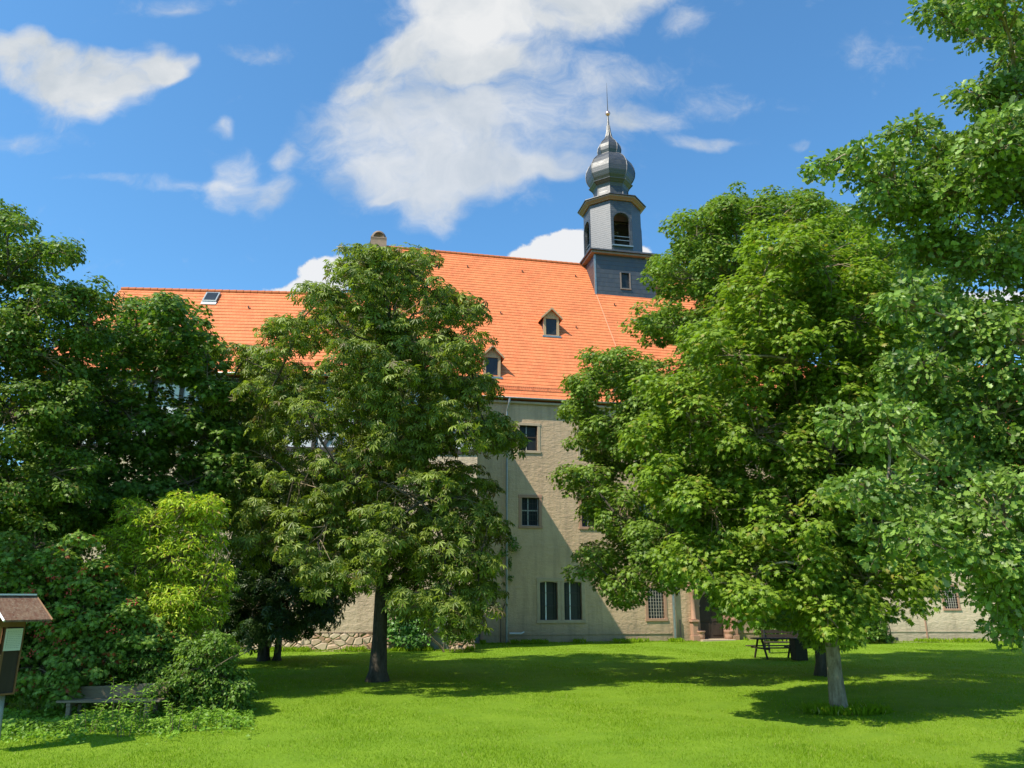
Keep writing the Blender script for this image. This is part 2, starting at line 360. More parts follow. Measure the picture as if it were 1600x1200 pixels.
def tree(name, label, cat, base, clumps, kind, lsize, dens, lm, bm, trunk_r=.2, top=None, stems=1, seed=1, group=None,
         up=.9, outw=.7, rnd=.45, droop=.4, twig_d=9., spread=.26, lean=(0, 0), axk=.8, limb_from=.25, fork_z=None, flat=.6, shell=.35, fill=1., cover=1.):
    rng = np.random.default_rng(seed); rr = random.Random(seed)
    root = empty(name, (base[0], base[1], 0)); tag(root, label, cat, group)
    B = Vector((base[0], base[1], 0))
    cs = [(c - B, r, s) for c, r, s in clumps]
    zc = sum(c.z for c, _, _ in cs) / len(cs); ztop = max(c.z + r * .4 for c, r, _ in cs)
    axis_x = np.mean([c.x for c, _, _ in cs]); axis_y = np.mean([c.y for c, _, _ in cs])
    topz = top or ztop * .86
    br = MB(); tw = MB()
    tops = []
    for sidx in range(stems):
        ox, oy = (0, 0) if stems == 1 else (rr.uniform(-.5, .5), rr.uniform(-.4, .4))
        n = 9; pts = []; rad = []
        for i in range(n):
            q = i / (n - 1)
            pts.append(Vector((ox + (axis_x * axk + ox * 3) * q ** 1.6 + lean[0] * q + .12 * math.sin(q * 7 + seed) * q, oy + (axis_y * axk + oy * 3) * q ** 1.6 + .1 * math.sin(q * 5 + seed * 2) * q, -.15 + (topz + .15) * q)))
            rad.append(trunk_r * (1 - .86 * q ** .9))
        pts.insert(1, pts[0].lerp(pts[1], .34)); rad[0] = trunk_r * 1.75; rad.insert(1, trunk_r * 1.05)
        br.tube(pts, rad, 12); tops.append(pts)
    def on_trunk(z, pts):
        for a, b in zip(pts, pts[1:]):
            if a.z <= z <= b.z: return a.lerp(b, (z - a.z) / max(1e-6, b.z - a.z))
        return pts[-1] if z > pts[-1].z else pts[0]
    PP = []; SZ = []; TT = []; OUT = []
    cen = np.array([axis_x, axis_y, zc])
    cs.sort(key=lambda q: math.hypot(q[0].x - axis_x * axk, q[0].y - axis_y * axk)); done = []
    for ci, (c, r, sgn) in enumerate(cs):
        pts = tops[ci % stems]; hd = math.hypot(c.x - axis_x, c.y - axis_y)
        z0 = max(limb_from * topz, c.z - .55 * hd - r * .6); z0 = min(z0, topz * .97)
        st = on_trunk(z0, pts); mid = st.lerp(c, .5) + Vector((0, 0, .16 * (c - st).length)) + Vector((rr.uniform(-.2, .2), rr.uniform(-.2, .2), 0)) * r
        par = min(done, key=lambda q: (q - c).length) if done else None
        if par is not None and (par - c).length < .6 * (c - st).length:
            st = par; mid = st.lerp(c, .5) + Vector((rr.uniform(-.1, .1), rr.uniform(-.1, .1), rr.uniform(-.02, .16))) * (c - st).length
        done.append(c)
        lr = min(trunk_r * .3, .018 + .013 * (c - st).length)
        limb = [st, st.lerp(mid, .5) + Vector((0, 0, .03)), mid, mid.lerp(c, .6), c]
        br.tube(limb, [lr, lr * .85, lr * .65, lr * .45, lr * .25], 6, False)
        rs0 = spread * 1.45
        nt = max(4, int(2.3 * (r / rs0) ** 2 * fill) + 2)
        d = norm(rng.normal(size=(nt, 3)) * np.array([1, 1, .95]) + np.array([0, 0, .12]))
        lump = 1 + .16 * np.sin(d @ rng.normal(size=3) * 4 + rng.random() * 6)
        tp = np.array(c) + d * r * ((shell + (.98 - shell) * rng.random((nt, 1)) ** .7) * lump[:, None]) * np.array([1, 1, .9])
        tp[:, 2] = np.maximum(tp[:, 2], .25)
        rs = rs0 * rng.uniform(.6, 1.25, nt)
        for i in range(nt):
            q = limb[-1].lerp(limb[-3], rr.random() * .9); e = Vector(tp[i])
            m_ = q.lerp(e, .55) + Vector((rr.uniform(-.1, .1), rr.uniform(-.1, .1), rr.uniform(0, .15))) * r
            tw.tube([q, m_, e, e + Vector(d[i]) * rs[i] * .8], [min(.02, lr * .35), .010, .006, .003], 3, False)
        cnt = np.maximum(5, (9.5 * cover * (rs / lsize) ** 2)).astype(int)
        if kind == 'chest': cnt = np.maximum(4, cnt * .55).astype(int)
        idx = np.repeat(np.arange(nt), cnt); nl = len(idx)
        e = norm(rng.normal(size=(nl, 3)) + np.array([0, 0, .55]) + d[idx] * .45)
        rad_ = rs[idx][:, None] * (1.02 - .55 * rng.random((nl, 1)) ** 2.2)
        stray = (rng.random((nl, 1)) < .06) * rng.uniform(.1, .45, (nl, 1))
        p = tp[idx] + e * rad_ * (1 + stray) * np.array([1, 1, flat])
        tipd = e * np.array([1, 1, .3]) + d[idx] * .35 + rng.normal(size=p.shape) * .35; tipd[:, 2] -= droop
        PP.append(p); TT.append(tipd); SZ.append(lsize * rng.uniform(.6, 1.2, nl)); OUT.append(e)
    P = np.concatenate(PP); T = np.concatenate(TT); Z = np.concatenate(SZ); O_ = np.concatenate(OUT)
    outv = norm((P - cen) * np.array([1, 1, .7])) * .25 + O_ * .9
    nr = np.array([0, 0, 1.]) * up + outv * outw + rng.normal(size=P.shape) * rnd
    keep = (P[:, 2] > .05)
    P, T, Z, nr = P[keep], T[keep], Z[keep], nr[keep]
    br.build('trunk' if stems == 1 else 'stems', bm, root, smooth=True)
    leaf_mesh('crown', kind, P, nr, T, Z, lm, rng, root)
    tw.build('twigs', M_TWIG, root)
    print('TREE', name, len(P), 'leaves', len(tw.f), 'twigfaces')
    return root

# ------------------------------------------------------------------ ground
def lawn_z(x, y): return .04 * math.sin(x * .31 + .6) * math.sin(y * .23) + .02 * math.sin(x * 1.1 + y * .7)
def ground_fn(t, out):
    p = pos(t); n1 = t.noise(p, .16, 4, .55); n2 = t.noise(p, 1.4, 5, .6); n3 = t.noise(p, 22, 4, .7)
    col = t.mix(t.remap(n1, .35, .65), (.15, .26, .012), (.20, .31, .018))
    col = t.mix(t.remap(n2, .4, .7, 0, .6), col, (.10, .20, .009))
    col = t.mix(t.remap(n3, .4, .75, 0, .6), col, (.20, .32, .035))
    principled(t, out, col, .9, 0, t.math('ADD', n3, t.math('MULTIPLY', n2, .6)), .9, .05, .15)
M_LAWN = mat('lawn_green', ground_fn)
g = MB(); xs = list(np.concatenate([[-900, -300, -120], np.linspace(-50, 55, 106), [120, 300, 900]])); ys = list(np.concatenate([[-600, -150, -40], np.linspace(-10, 60, 71), [120, 400, 1500]]))
for y in ys:
    for x in xs:
        inside = -50 <= x <= 55 and -10 <= y <= 60
        g.v.append((x, y, lawn_z(x, y) if inside else 0.))
nx = len(xs)
for j in range(len(ys) - 1):
    for i in range(nx - 1): g.f.append((j * nx + i, j * nx + i + 1, (j + 1) * nx + i + 1, (j + 1) * nx + i))
tag(g.build('lawn', M_LAWN, smooth=True), kind='structure')

def grass_fn(t, out):
    a = t.new('ShaderNodeAttribute'); a.attribute_name = 'leaf_tone'; f = a.outputs['Fac']
    n = t.noise(pos(t), .5, 4, .6)
    col = t.mix(t.math('ADD', t.math('MULTIPLY', f, .6), t.math('MULTIPLY', n, .5), clamp=True), (.135, .235, .006), (.245, .36, .012))
    n_ = t.noise(pos(t), .22, 5, .65, .6); col = t.mix(t.remap(n_, .52, .7, 0, .45), col, (.27, .34, .03)); n_ = t.noise(pos(t), 1.1, 5, .7); col = t.mix(t.remap(n_, .55, .72, 0, .6), col, (.09, .19, .012)); col = t.mix(t.math('GREATER_THAN', f, .965), col, (.45, .42, .15))
    p = t.new('ShaderNodeBsdfPrincipled'); t.put(p.inputs['Base Color'], col); p.inputs['Roughness'].default_value = .7; p.inputs['Specular IOR Level'].default_value = .12
    tr = t.new('ShaderNodeBsdfTranslucent'); t.put(tr.inputs[0], t.mix(1., col, (1.1, 1.3, .5), 'MULTIPLY'))
    mx = t.new('ShaderNodeMixShader'); mx.inputs[0].default_value = .45
    t.l.new(p.outputs[0], mx.inputs[1]); t.l.new(tr.outputs[0], mx.inputs[2]); t.l.new(mx.outputs[0], out.inputs[0])
M_GRASS = mat('grass_blade', grass_fn)
def grass(name, N, Y0, Y1, hgt, wid, seed, power=1.0):
    rng = np.random.default_rng(seed); y = Y0 + (Y1 - Y0) * rng.random(N) ** power; x = (rng.random(N) * 2 - 1) * (y * .70 + 1.5)
    patch = .75 + .35 * np.sin(x * 1.9 + 2 * np.sin(y * 1.1)) * np.sin(y * 1.6 + x * .6)
    h = hgt * rng.uniform(.5, 1.25, N) * patch * (.9 + .3 * (y - Y0) / (Y1 - Y0)); wd = wid * rng.uniform(.6, 1.3, N) * (1 + 1.1 * (y - Y0) / (Y1 - Y0))
    z = .04 * np.sin(x * .31 + .6) * np.sin(y * .23) + .02 * np.sin(x * 1.1 + y * .7)
    a = rng.random(N) * 6.283; dx, dy = np.cos(a) * wd, np.sin(a) * wd; l = rng.normal(size=(N, 2)) * h[:, None] * .5
    V = np.zeros((N, 3, 3)); V[:, 0] = np.c_[x - dx, y - dy, z - .01]; V[:, 1] = np.c_[x + dx, y + dy, z - .01]; V[:, 2] = np.c_[x + l[:, 0], y + l[:, 1], z + h]
    me = bpy.data.meshes.new(name); me.vertices.add(3 * N); me.vertices.foreach_set('co', V.reshape(-1).astype(np.float32))
    me.loops.add(3 * N); me.loops.foreach_set('vertex_index', np.arange(3 * N, dtype=np.int32)); me.polygons.add(N); me.polygons.foreach_set('loop_start', np.arange(0, 3 * N, 3, dtype=np.int32))
    me.update(calc_edges=True); at_ = me.attributes.new('leaf_tone', 'FLOAT', 'POINT'); at_.data.foreach_set('value', np.repeat(rng.random(N), 3).astype(np.float32))
    me.materials.append(M_GRASS); o = bpy.data.objects.new(name, me); COL.objects.link(o)
    return tag(o, 'short bright green mown grass covering the whole lawn', 'grass', kind='stuff')
grass('grass', 640000, 8.5, 44.0, .045, .0045, 5, 1.55)

# ------------------------------------------------------------------ building pieces (local x along the wall, y inwards, z up)
def wall_grid(mb, x0, x1, z0, z1, holes, y=0., depth=.28):
    X = sorted({x0, x1, *[h[0] for h in holes], *[h[1] for h in holes]}); Z = sorted({z0, z1, *[h[2] for h in holes], *[h[3] for h in holes]})
    for a, b in zip(X, X[1:]):
        for c, d in zip(Z, Z[1:]):
            mx, mz = (a + b) / 2, (c + d) / 2
            if any(h[0] < mx < h[1] and h[2] < mz < h[3] for h in holes): continue
            mb.add([(a, y, c), (b, y, c), (b, y, d), (a, y, d)], [(0, 1, 2, 3)])
    for (a, b, c, d) in holes:
        e = y + depth
        mb.add([(a, y, c), (a, e, c), (a, e, d), (a, y, d)], [(3, 2, 1, 0)]); mb.add([(b, y, c), (b, e, c), (b, e, d), (b, y, d)], [(0, 1, 2, 3)])
        mb.add([(a, y, c), (b, y, c), (b, e, c), (a, e, c)], [(0, 3, 2, 1)]); mb.add([(a, y, d), (b, y, d), (b, e, d), (a, e, d)], [(0, 1, 2, 3)])
def window(parent, x0, x1, z0, z1, style='cross', stone=None, jamb=.17, y=0., label=None):
    stone = stone or M_STONEP; f = MB(); pr = .025
    # stone surround, 4 butted blocks
    f.box(x0 - jamb, x0, y - pr, y + .2, z0 - .003, z1); f.box(x1, x1 + jamb, y - pr, y + .2, z0 - .003, z1)
    f.box(x0 - jamb - .02, x1 + jamb + .02, y - pr - .012, y + .2, z1, z1 + jamb); f.box(x0 - jamb - .02, x1 + jamb + .02, y - pr - .03, y + .2, z0 - jamb * .9, z0 - .003)
    w_ = f.build('window', stone, parent, bevel=.012)
    if label: w_['label'] = label
    MB().box(x0, x1, y + .2, y + .215, z0, z1).build('pane', M_GLASS, w_)
    c = MB(); t = .028; yy = (y + .15, y + .19); cx = x0 + (x1 - x0) * .40
    if style == 'cross':
        zm = z0 + (z1 - z0) * .55
        for a, b, lo, hi in ((x0 + .01, x0 + .055, z0, z1), (x1 - .055, x1 - .01, z0, z1), (cx - .03, cx + .03, z0, z1)): c.box(a, b, *yy, lo, hi)
        c.box(x0 + .055, cx - .03, yy[0] + .004, yy[1], zm - .03, zm + .03); c.box(cx + .03, x1 - .055, yy[0] + .004, yy[1], zm - .03, zm + .03)
        c.box(x0 + .055, cx - .03, yy[0] + .004, yy[1], z0, z0 + .04); c.box(cx + .03, x1 - .055, yy[0] + .004, yy[1], z0, z0 + .04)
        cm = M_BARS
        c.build('casement', cm, w_)
        g2 = MB()
        for k in range(1, 5):
            zz = z0 + (z1 - z0) * k / 5; g2.box(x0 + .03, x1 - .03, y + .105, y + .12, zz - .008, zz + .008)
        for k in range(1, 6):
            xx = x0 + (x1 - x0) * k / 6; g2.box(xx - .007, xx + .007, y + .09, y + .105, z0, z1)
        g2.build('grille', M_IRON, w_)
    elif style == 'dark':
        for a, b, lo, hi in ((x0 + .01, x0 + .06, z0, z1), (x1 - .06, x1 - .01, z0, z1)): c.box(a, b, *yy, lo, hi)
        c.box(x0 + .06, x1 - .06, *yy, z0, z0 + .05).box(x0 + .06, x1 - .06, *yy, z1 - .05, z1).build('frame', M_DARKWOOD, w_); zm = z0 + (z1 - z0) * .55
        MB().box(cx - .025, cx + .025, yy[0], yy[1], z0, zm - .03).box(cx - .025, cx + .025, yy[0], yy[1], zm + .03, z1).build('mullion', M_BARS, w_)
        MB().box(x0 + .06, x1 - .06, yy[0], yy[1], zm - .03, zm + .03).build('transom', M_DARKWOOD, w_)
    elif style == 'pair':
        MB().box(x0 + .37 * (x1 - x0) - .03, x0 + .37 * (x1 - x0) + .03, *yy, z0, z1).build('mullion', M_WHITE, w_)
        d = MB()
        for q in (.36, .70): zz = z0 + (z1 - z0) * q; d.box(x0, x1, y + .10, y + .125, zz - .012, zz + .012)
        for q in (.15, .85): xx = x0 + (x1 - x0) * q; d.box(xx - .012, xx + .012, y + .125, y + .145, z0, z1)
        d.build('grille', M_IRON, w_)
        # segmental head: stone filler
        a = MB(); n = 8; R = (x1 - x0)
        for k in range(n):
            u0, u1 = k / n, (k + 1) / n; h0 = .05 * (2 * u0 - 1) ** 2; h1 = .05 * (2 * u1 - 1) ** 2
            X0, X1 = x0 + R * u0, x0 + R * u1
            a.add([(X0, y - .01, z1 - h0 - .02), (X1, y - .01, z1 - h1 - .02), (X1, y - .01, z1), (X0, y - .01, z1), (X0, y + .2, z1 - h0 - .02), (X1, y + .2, z1 - h1 - .02)], [(0, 1, 2, 3), (0, 4, 5, 1)])
        a.build('arched_head', stone, w_)
    elif style == 'grate':
        d = MB()
        for k in range(1, 6): xx = x0 + (x1 - x0) * k / 6; d.box(xx - .011, xx + .011, y + .0, y + .022, z0, z1)
        for k in range(1, 9): zz = z0 + (z1 - z0) * k / 9; d.box(x0, x1, y + .023, y + .045, zz - .011, zz + .011)
        d.build('grille', simple('pale_iron', (.40, .36, .30), (.3, .26, .22), .6), w_)
    return w_

def tile_roof(name, parent, quad_rows, length_uv=True):
    """quad_rows: function v(0..1)->(xl, xr, y, z) across the slope, built as overlapping sawtooth courses"""
    raise NotImplementedError
def roof_slope(mb, uvs, x0a, x1a, x0b, x1b, y0, z0, y1, z1, step=.31, rise=.024):
    """courses from eave (y0,z0; x0a..x1a) to ridge (y1,z1; x0b..x1b)"""
    L = math.hypot(y1 - y0, z1 - z0); n = max(1, round(L / step)); ny, nz = -(z1 - z0) / L, (y1 - y0) / L
    if nz < 0: ny, nz = -ny, -nz
    rr = random.Random(int(L * 100))
    for k in range(n):
        q0, q1 = k / n, (k + 1) / n
        a0, a1 = x0a + (x0b - x0a) * q0, x1a + (x1b - x1a) * q0; b0, b1 = x0a + (x0b - x0a) * q1, x1a + (x1b - x1a) * q1
        Y0, Z0 = y0 + (y1 - y0) * q0, z0 + (z1 - z0) * q0; Y1, Z1 = y0 + (y1 - y0) * q1, z0 + (z1 - z0) * q1
        m = max(1, int((a1 - a0) / .9)); prev = None
        for i in range(m + 1):
            u = i / m; xa, xb = a0 + (a1 - a0) * u, b0 + (b1 - b0) * u; jz = rr.uniform(-.0025, .003)
            b = len(mb.v)
            mb.v += [(xa, Y0, Z0), (xa, Y0 + ny * (rise + jz), Z0 + nz * (rise + jz)), (xb, Y1, Z1)]
            if prev is not None:
                p = prev; mb.f += [(p, b, b + 1, p + 1), (p + 1, b + 1, b + 2, p + 2)]
                pa, pb = mb.v[p][0], mb.v[p + 2][0]; V0, V1 = k * step, (k + 1) * step - .002
                uvs += [(pa, V0), (xa, V0), (xa, V0 + .01), (pa, V0 + .01), (pa, V0 + .01), (xa, V0 + .01), (xb, V1), (pb, V1)]
            prev = b
def build_uv(mb, uvs, name, m, parent):
    o = mb.build(name, m, parent); l = o.data.uv_layers.new(name='UVMap')
    l.data.foreach_set('uv', [c for uv in uvs for c in uv]); return o

def gutter(parent, x0, x1, y, z):
    mb = MB(); n = 7; r = .085
    for x in (x0, x1):
        for k in range(n + 1):
            a = math.pi + math.pi * k / n; mb.v.append((x, y + r * math.cos(a), z + r * math.sin(a)))
    for k in range(n): mb.f.append((k, k + 1, n + 2 + k, n + 1 + k))
    o = mb.build('gutter', M_ZINC, parent, smooth=True); s = o.modifiers.new('sol', 'SOLIDIFY'); s.thickness = .006
    return o
def snow_guard(parent, x0, x1, y, z, slope):
    s = MB(); c, sn = math.cos(slope), math.sin(slope)
    nn = Vector((0, -sn, c)); b = Vector((0, y, z))
    h = .2
    for q in (.06, .13, .2): p = b + nn * q; s.box(x0, x1, p.y - .008, p.y + .008, p.z - .008, p.z + .008)
    x = x0
    while x < x1:
        a = b + nn * .02; e = b + nn * .2; s.tube([(x, a.y, a.z), (x, e.y, e.z)], .008, 4, False); x += .12
    x = x0 + .3
    while x < x1:
        a = b; e = b + nn * .22; s.tube([(x, a.y - c * .12, a.z - sn * .12 + .02), (x, a.y + c * .02, a.z + sn * .02), (x, e.y, e.z)], .014, 4, False); x += .9
    return s.build('snow_guard', simple('rusty_rail', (.22, .10, .06), (.30, .15, .09), .7), parent)

def wire_hooks(parent, spots, y_e, z_e, tanp):
    s = MB()
    for x, y in spots:
        z = z_e + (y - y_e) * tanp + .03; MB().box(x - .03, x + .03, y - .16, y - .10, z - .1, z + .03).box(x + .03, x + .15, y - .14, y - .12, z - .1, z - .07).build('roof_hook', M_IRON, parent)

# ---- main building
TH = math.radians(12)
MAIN_O = (0, 43.14, 0)
main = empty('castle_building', MAIN_O, TH)
tag(main, 'tall plastered castle range with steep orange tiled roof and small dormers behind the trees', 'building')
X0, X1 = -7.5, 18.0; TP = math.tan(math.radians(55)); YE, ZE = -.22, 13.5; YR = 8.9; ZR = ZE + (YR - YE) * TP; YB = 17.8
wins = [(.45, 1.5, 10.45, 11.9, 'dark'), (4.05, 5.1, 10.3, 11.75, 'dark'), (7.5, 8.55, 10.3, 11.75, 'dark'), (11, 12.05, 10.3, 11.75, 'dark'), (14.4, 15.45, 10.3, 11.75, 'dark'), (-3.3, -2.25, 10.4, 11.85, 'dark'),
        (.55, 1.55, 6.2, 7.75, 'cross'), (4.05, 5.05, 6.2, 7.75, 'cross'), (7.5, 8.5, 6.2, 7.75, 'cross'), (11, 12, 6.2, 7.75, 'cross'), (14.4, 15.4, 6.2, 7.75, 'cross'),
        (1.56, 2.55, 1.17, 3.2, 'pair'), (2.93, 3.93, 1.17, 3.2, 'pair'), (7.8, 8.75, 1.22, 2.85, 'grate'), (14.1, 15.1, 1.5, 2.9, 'grate')]
PORT = (10.84, 12.36, 0.12, 2.68)
DOOR2 = (-2.75, -1.72, .05, 2.1)
holes = [wn[:4] for wn in wins] + [PORT, DOOR2]
mb = MB(); wall_grid(mb, X0, X1, -.1, 13.25, holes)
for x, ff in ((X0, 0), (X1, 1)):
    v = [(x, 0, -.1), (x, YB, -.1), (x, YB, 13.25), (x, YR, ZR - .25), (x, 0, 13.25)]
    mb.add(v, [(0, 1, 2, 3, 4) if ff else (4, 3, 2, 1, 0)])
mb.add([(X0, YB, -.1), (X1, YB, -.1), (X1, YB, 13.25), (X0, YB, 13.25)], [(0, 3, 2, 1)])
mb.box(X0, X1, .30, .32, 0, 13)            # inner backing behind the openings
mb.build('wall', M_WALL, main)
for (a, b, c, d, st) in wins:
    stn = M_STONE if st in ('cross', 'grate') else M_STONEP
    jm = .17 if st != 'pair' else .185
    window(main, a, b, c, d, st, stn, jm)
MB().box(-1.6, 9.1, -.035, -.002, .40, .46).box(12.9, 17.9, -.035, -.002, .40, .46).build('plinth_ledge', M_WALL, main)
MB().box(X0, X1, -.16, -.002, 13.16, 13.30).build('cornice', M_STONEP, main, bevel=.03)
mb = MB(); uvs = []
roof_slope(mb, uvs, X0 + .02, X1 + .2, X0 + .02, X1 + .2, YE, ZE, YR, ZR)
b0 = len(mb.v); mb.add([(X0, YB - YE, ZE), (X1 + .2, YB - YE, ZE), (X1 + .2, YR, ZR), (X0, YR, ZR)], [(0, 3, 2, 1)])
uvs += [(0, 0), (25, 0), (25, 15), (0, 15)][::1]
mb.add([(X0, YE, ZE - .02), (X1 + .2, YE, ZE - .02), (X1 + .2, -.01, ZE - .14), (X0, -.01, ZE - .14)], [(0, 3, 2, 1)]); uvs += [(0, 0)] * 4
roof = build_uv(mb, uvs, 'roof', M_TILE, main)
rt = MB(); x = X0
while x < X1:
    rt.lathe(0, 0, [(.13, 0), (.15, .42)], 10, 0, False)
    k = 20; rt.v[-k:] = [(x + vz, YR + vx, ZR - .02 + vy) for vx, vy, vz in rt.v[-k:]]; x += .4
rt.build('ridge_tiles', M_TILE, roof, smooth=True)
sm = MB(); sm.tube([(7.62, YE + .05, ZE + .06), (7.56, YR - 2.4, ZR - 2.4 * TP + .05)], .035, 5); sm.build('mortar_seam', simple('mortar', (.62, .28, .15), (.5, .2, .1), .8), roof)
gutter(main, X0, X1 + .1, YE - .08, ZE - .03)
SG = math.radians(55)
snow_guard(roof, X0 + .4, X1, YE + .42, ZE + .42 * TP + .02, SG)
rr = random.Random(4)
wire_hooks(roof, [(-4.8, 7.9), (-1.6, 7.9), (2.4, 7.9), (6.4, 7.9), (.2, 4.7), (3.0, 4.2), (5.2, 4.1), (-2, 3.2), (8.6, 5.9), (6.0, 2.2)], YE, ZE, TP)
def downspout(parent, x, z1, yoff=-.14, r=.055):
    d = MB(); d.tube([(x + .12, YE - .08, z1), (x + .1, YE - .08, z1 - .25), (x, yoff, z1 - .75), (x, yoff, z1 - 1.1), (x, yoff, .3), (x, yoff, 0)], [.075, r * 1.1, r, r, r, r * 1.05], 10)
    for z in (2, 4.6, 7.2, 9.6, 11.6): d.lathe(x, yoff, [(r + .012, z), (r + .012, z + .05)], 10, 0).box(x - .012, x + .012, yoff, 0, z + .01, z + .04)
    return d.build('downspout', M_ZINC, parent, smooth=False)
downspout(main, -.33, ZE - .1)
downspout(main, 9.25, ZE - .1, -.16, .075)
MB().tube([(9.62, -.08, 0), (9.62, -.08, 1.15)], .03, 6).build('standpipe', M_IRON, main)
MB().tube([(-.62, -.06, 0), (-.62, -.06, 1.6), (-.4, -.08, 2.0)], .022, 6).build('cable_pipe', M_IRON, main)
MB().tube([(-.15, -.1, .5), (.45, -.22, .5), (.62, -.22, .58)], [.045, .045, .03], 6).build('drain_stub', M_WHITE, main)
# portal
po = MB(); cx = (PORT[0] + PORT[1]) / 2; hw = (PORT[1] - PORT[0]) / 2; zs = 1.9; Rr = hw
n = 14
for k in range(n):                                        # arch spandrels
    a0, a1 = math.pi * k / n, math.pi * (k + 1) / n
    xa, za = cx + Rr * math.cos(a0), zs + Rr * math.sin(a0); xb, zb = cx + Rr * math.cos(a1), zs + Rr * math.sin(a1)
    for (y_, fl) in ((-.06, 0),):
        po.add([(xa, y_, za), (xb, y_, zb), (xb, y_, 2.95), (xa, y_, 2.95)], [(0, 1, 2, 3)])
    po.add([(xa, -.06, za), (xb, -.06, zb), (xb, .28, zb), (xa, .28, za)], [(0, 3, 2, 1)])
po.box(cx - hw - .24, cx - hw, -.06, .28, 0, 2.95).box(cx + hw, cx + hw + .24, -.06, .28, 0, 2.95)
po.box(cx - hw - .3, cx - hw + .03, -.10, -.06, zs - .06, zs + .05).box(cx + hw - .03, cx + hw + .3, -.10, -.06, zs - .06, zs + .05)
portal = po.build('portal', M_STONE, main)
for sg in (-1, 1):
    px = cx + sg * (hw + .44)
    pl = MB(); pl.box(px - .2, px + .2, -.45, .0, .0, .32).box(px - .16, px + .16, -.38, .0, .32, 1.02).box(px - .23, px + .23, -.46, .0, 1.02, 1.14)
    pl.build('pedestal', M_STONE, portal, bevel=.02)
    pl = MB(); pl.lathe(px, -.2, [(.17, 1.14), (.17, 1.2), (.13, 1.26), (.115, 2.5), (.15, 2.58), (.18, 2.7), (.18, 2.8)], 14, 0); pl.build('column', M_STONE, portal, smooth=True)
    sx = cx + sg * (hw + .12)
    pl = MB(); pl.lathe(sx, -.22, [(.24, .0), (.26, .3), (.22, .42), (.3, .5), (.3, .55)], 12, 0); pl.build('seat_niche', M_STONE, portal, smooth=True)
pe = MB(); pe.box(cx - hw - .68, cx + hw + .68, -.36, 0, 2.95, 3.1).box(cx - hw - .6, cx + hw + .6, -.22, 0, 3.1, 3.42).box(cx - hw - .74, cx + hw + .74, -.42, 0, 3.42, 3.56)
pe.add([(cx - .9, -.2, 3.56), (cx + .9, -.2, 3.56), (cx, -.2, 4.3), (cx - .9, 0, 3.56), (cx + .9, 0, 3.56), (cx, 0, 4.3)], [(0, 1, 2), (0, 2, 5, 3), (1, 4, 5, 2)])
pe.build('entablature', M_STONE, portal, bevel=.015)
for sg in (-1, 1): MB().lathe(cx + sg * 1.15, -.2, [(.12, 3.56), (.07, 3.66), (.16, 3.8), (.12, 3.95), (.02, 4.05)], 10, 0).build('finial', M_STONE, portal, smooth=True)
dl = MB(); dl.box(PORT[0], PORT[1], .2, .26, .1, 2.7)
for k in range(2):
    for zz in ((.3, .95), (1.05, 1.8)): a = PORT[0] + .08 + k * .76; dl.box(a, a + .6, .17, .2, zz[0], zz[1])
dw = dl.build('door', M_DARKWOOD, portal, bevel=.01); MB().tube([(cx + .06, .16, 1.05), (cx + .06, .12, 1.05), (cx + .18, .12, 1.05)], .012, 6).build('handle', M_IRON, dw)
MB().box(cx - 1.0, cx + 1.0, -.75, -.02, -.05, .1).build('doorstep', M_STONEP, main, bevel=.015)
d2 = MB().box(DOOR2[0], DOOR2[1], .18, .22, DOOR2[2], DOOR2[3]).box(DOOR2[0] + .1, DOOR2[1] - .1, .165, .18, .2, 1.0).build('door', M_GREYDOOR, main); d2['label'] = 'plain grey side door'
MB().box(DOOR2[1], DOOR2[1] + .16, -.03, .2, 0, 2.25).box(DOOR2[0] - .16, DOOR2[0], -.03, .2, 0, 2.25).box(DOOR2[0], DOOR2[1], -.03, .2, 2.1, 2.25).build('door_frame', M_STONE, d2)
MB().box(12.98, 13.30, -.05, -.02, 1.78, 2.08).build('notice_plaque', M_WHITE, main)
MB().box(5.02, 5.12, -.06, -.015, 10.0, 10.2).build('vent', M_IRON, main)

